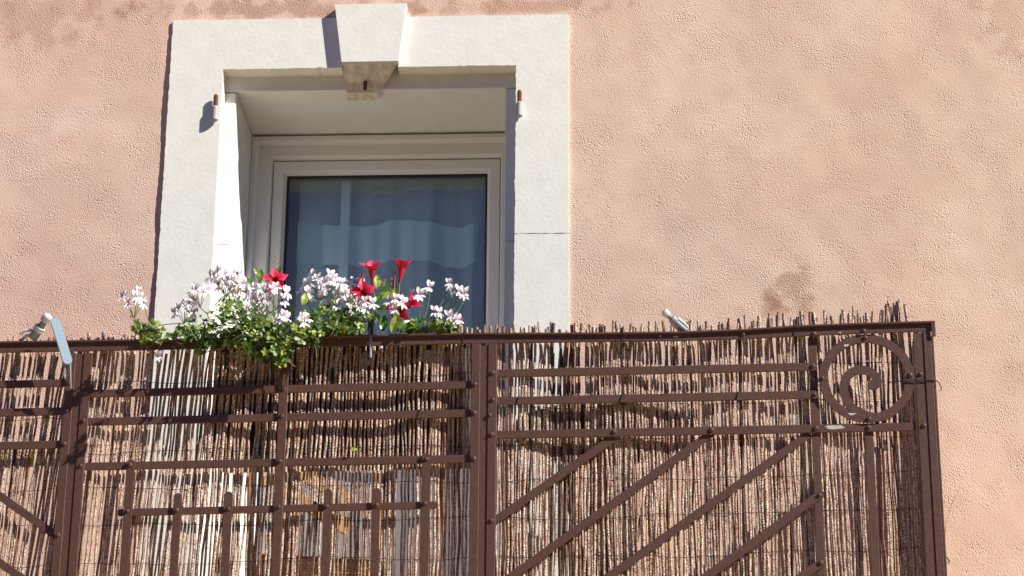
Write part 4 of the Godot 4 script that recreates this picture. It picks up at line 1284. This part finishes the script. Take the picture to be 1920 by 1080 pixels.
	# dry weed on the bare wall
	var dw := thing("dry_weed", "thin dry weed stalk growing from the wall right of the railing", "weed", Transform3D(Basis(), Vector3(1.80, 0.62, 0.002)))
	var sw := mb()
	tube(sw, [Vector3(0, -0.02, 0.0), Vector3(0.008, 0.05, 0.012), Vector3(0.028, 0.11, 0.018), Vector3(0.058, 0.165, 0.02)], [0.0014, 0.0011, 0.0009, 0.0006], 5)
	done("stalk", sw, M.dry, dw)
	var sx := mb()
	tube(sx, [Vector3(-0.005, -0.04, 0.004), Vector3(0.005, -0.055, 0.012), Vector3(0.012, -0.068, 0.014), Vector3(0.008, -0.076, 0.016), Vector3(0.002, -0.068, 0.016)], [0.001, 0.0024, 0.0034, 0.002, 0.0006], 6)
	done("curled_leaf", sx, M.stem, dw)


func _ready() -> void:
	rng.seed = 20240611
	bumps.seed = 4
	bumps.noise_type = FastNoiseLite.TYPE_SIMPLEX_SMOOTH
	bumps.frequency = 0.01
	# ---- camera: a long lens, from across the street, looking up at the balcony
	var cam := Camera3D.new()
	cam.name = "camera"
	cam.fov = 13.988
	cam.near = 0.1
	cam.far = 400.0
	cam.transform = Transform3D(Basis.from_euler(Vector3(deg_to_rad(20.3), deg_to_rad(2.8915), deg_to_rad(0.4237))), Vector3(0.8303, -1.1524, 7.0455))
	add_child(cam)
	cam.current = true
	# ---- sky, sun, exposure
	var sky_mat := ProceduralSkyMaterial.new()
	sky_mat.sky_top_color = Color(0.15, 0.33, 0.66)
	sky_mat.sky_horizon_color = Color(0.33, 0.63, 0.98)
	sky_mat.sky_curve = 0.12
	sky_mat.ground_bottom_color = Color(0.46, 0.42, 0.37)
	sky_mat.ground_horizon_color = Color(0.55, 0.52, 0.48)
	sky_mat.sun_angle_max = 2.0
	var sky := Sky.new()
	sky.sky_material = sky_mat
	var env := Environment.new()
	env.background_mode = Environment.BG_SKY
	env.sky = sky
	env.background_energy_multiplier = 0.56
	env.tonemap_mode = Environment.TONE_MAPPER_LINEAR
	env.tonemap_exposure = 1.44
	env.sdfgi_enabled = true
	env.ssao_enabled = true
	env.ssil_enabled = true
	var we := WorldEnvironment.new()
	we.name = "environment"
	we.environment = env
	add_child(we)
	var sun := DirectionalLight3D.new()
	sun.name = "sun"
	sun.light_energy = 1.6
	sun.light_color = Color(1.0, 0.975, 0.93)
	sun.light_angular_distance = 0.5
	sun.shadow_enabled = true
	sun.transform = Transform3D(Basis.looking_at(Vector3(-1.9, -1.5, -1.0), Vector3.UP), Vector3(8, 8, 8))
	add_child(sun)

	RAIL = Transform3D(Basis(Vector3.UP, deg_to_rad(-2.66)), Vector3(0.43, 0, 0.85))
	make_materials()
	# ---- setting
	var gm := PlaneMesh.new()
	gm.size = Vector2(600, 600)
	var ground := obj("ground", gm, M.ground, self, Transform3D(Basis(), Vector3(0, -2.752, 0)))
	tag(ground, "dark asphalt street below the house", "", "", "structure")
	var pv := done("added_pavement", span(Vector3(-14, -2.76, 0.05), Vector3(16, -2.62, 6.4), 0.02), M.added_pavement)  # out of view, added as a reflector for the soffit and window frame
	tag(pv, "unseen pale stone paving added to bounce warm light up at the window", "", "", "structure")
	build_house()
	# unseen row across the street, added behind the camera to cut sky fill
	var opp := thing("added_opposite_house", "unseen low house front added across the street to block sky light", "house", Transform3D(Basis(), Vector3(0, -2.75, 13.0)))
	done("wall", span(Vector3(-30, 0, 0), Vector3(34, 6.9, 6), 0.02), M.opposite, opp)
	var eave := mb()
	flat(eave, [Vector3(-30.4, 6.85, -0.4), Vector3(34.4, 6.85, -0.4), Vector3(34.4, 8.0, 3.4), Vector3(-30.4, 8.0, 3.4)], Vector3.UP)
	flat(eave, [Vector3(-30.4, 6.75, -0.4), Vector3(34.4, 6.75, -0.4), Vector3(34.4, 7.9, 3.4), Vector3(-30.4, 7.9, 3.4)], Vector3.DOWN)
	done("roof", eave, M.wood, opp)
	build_railing()
	build_screen()
	build_plants()
	build_things()
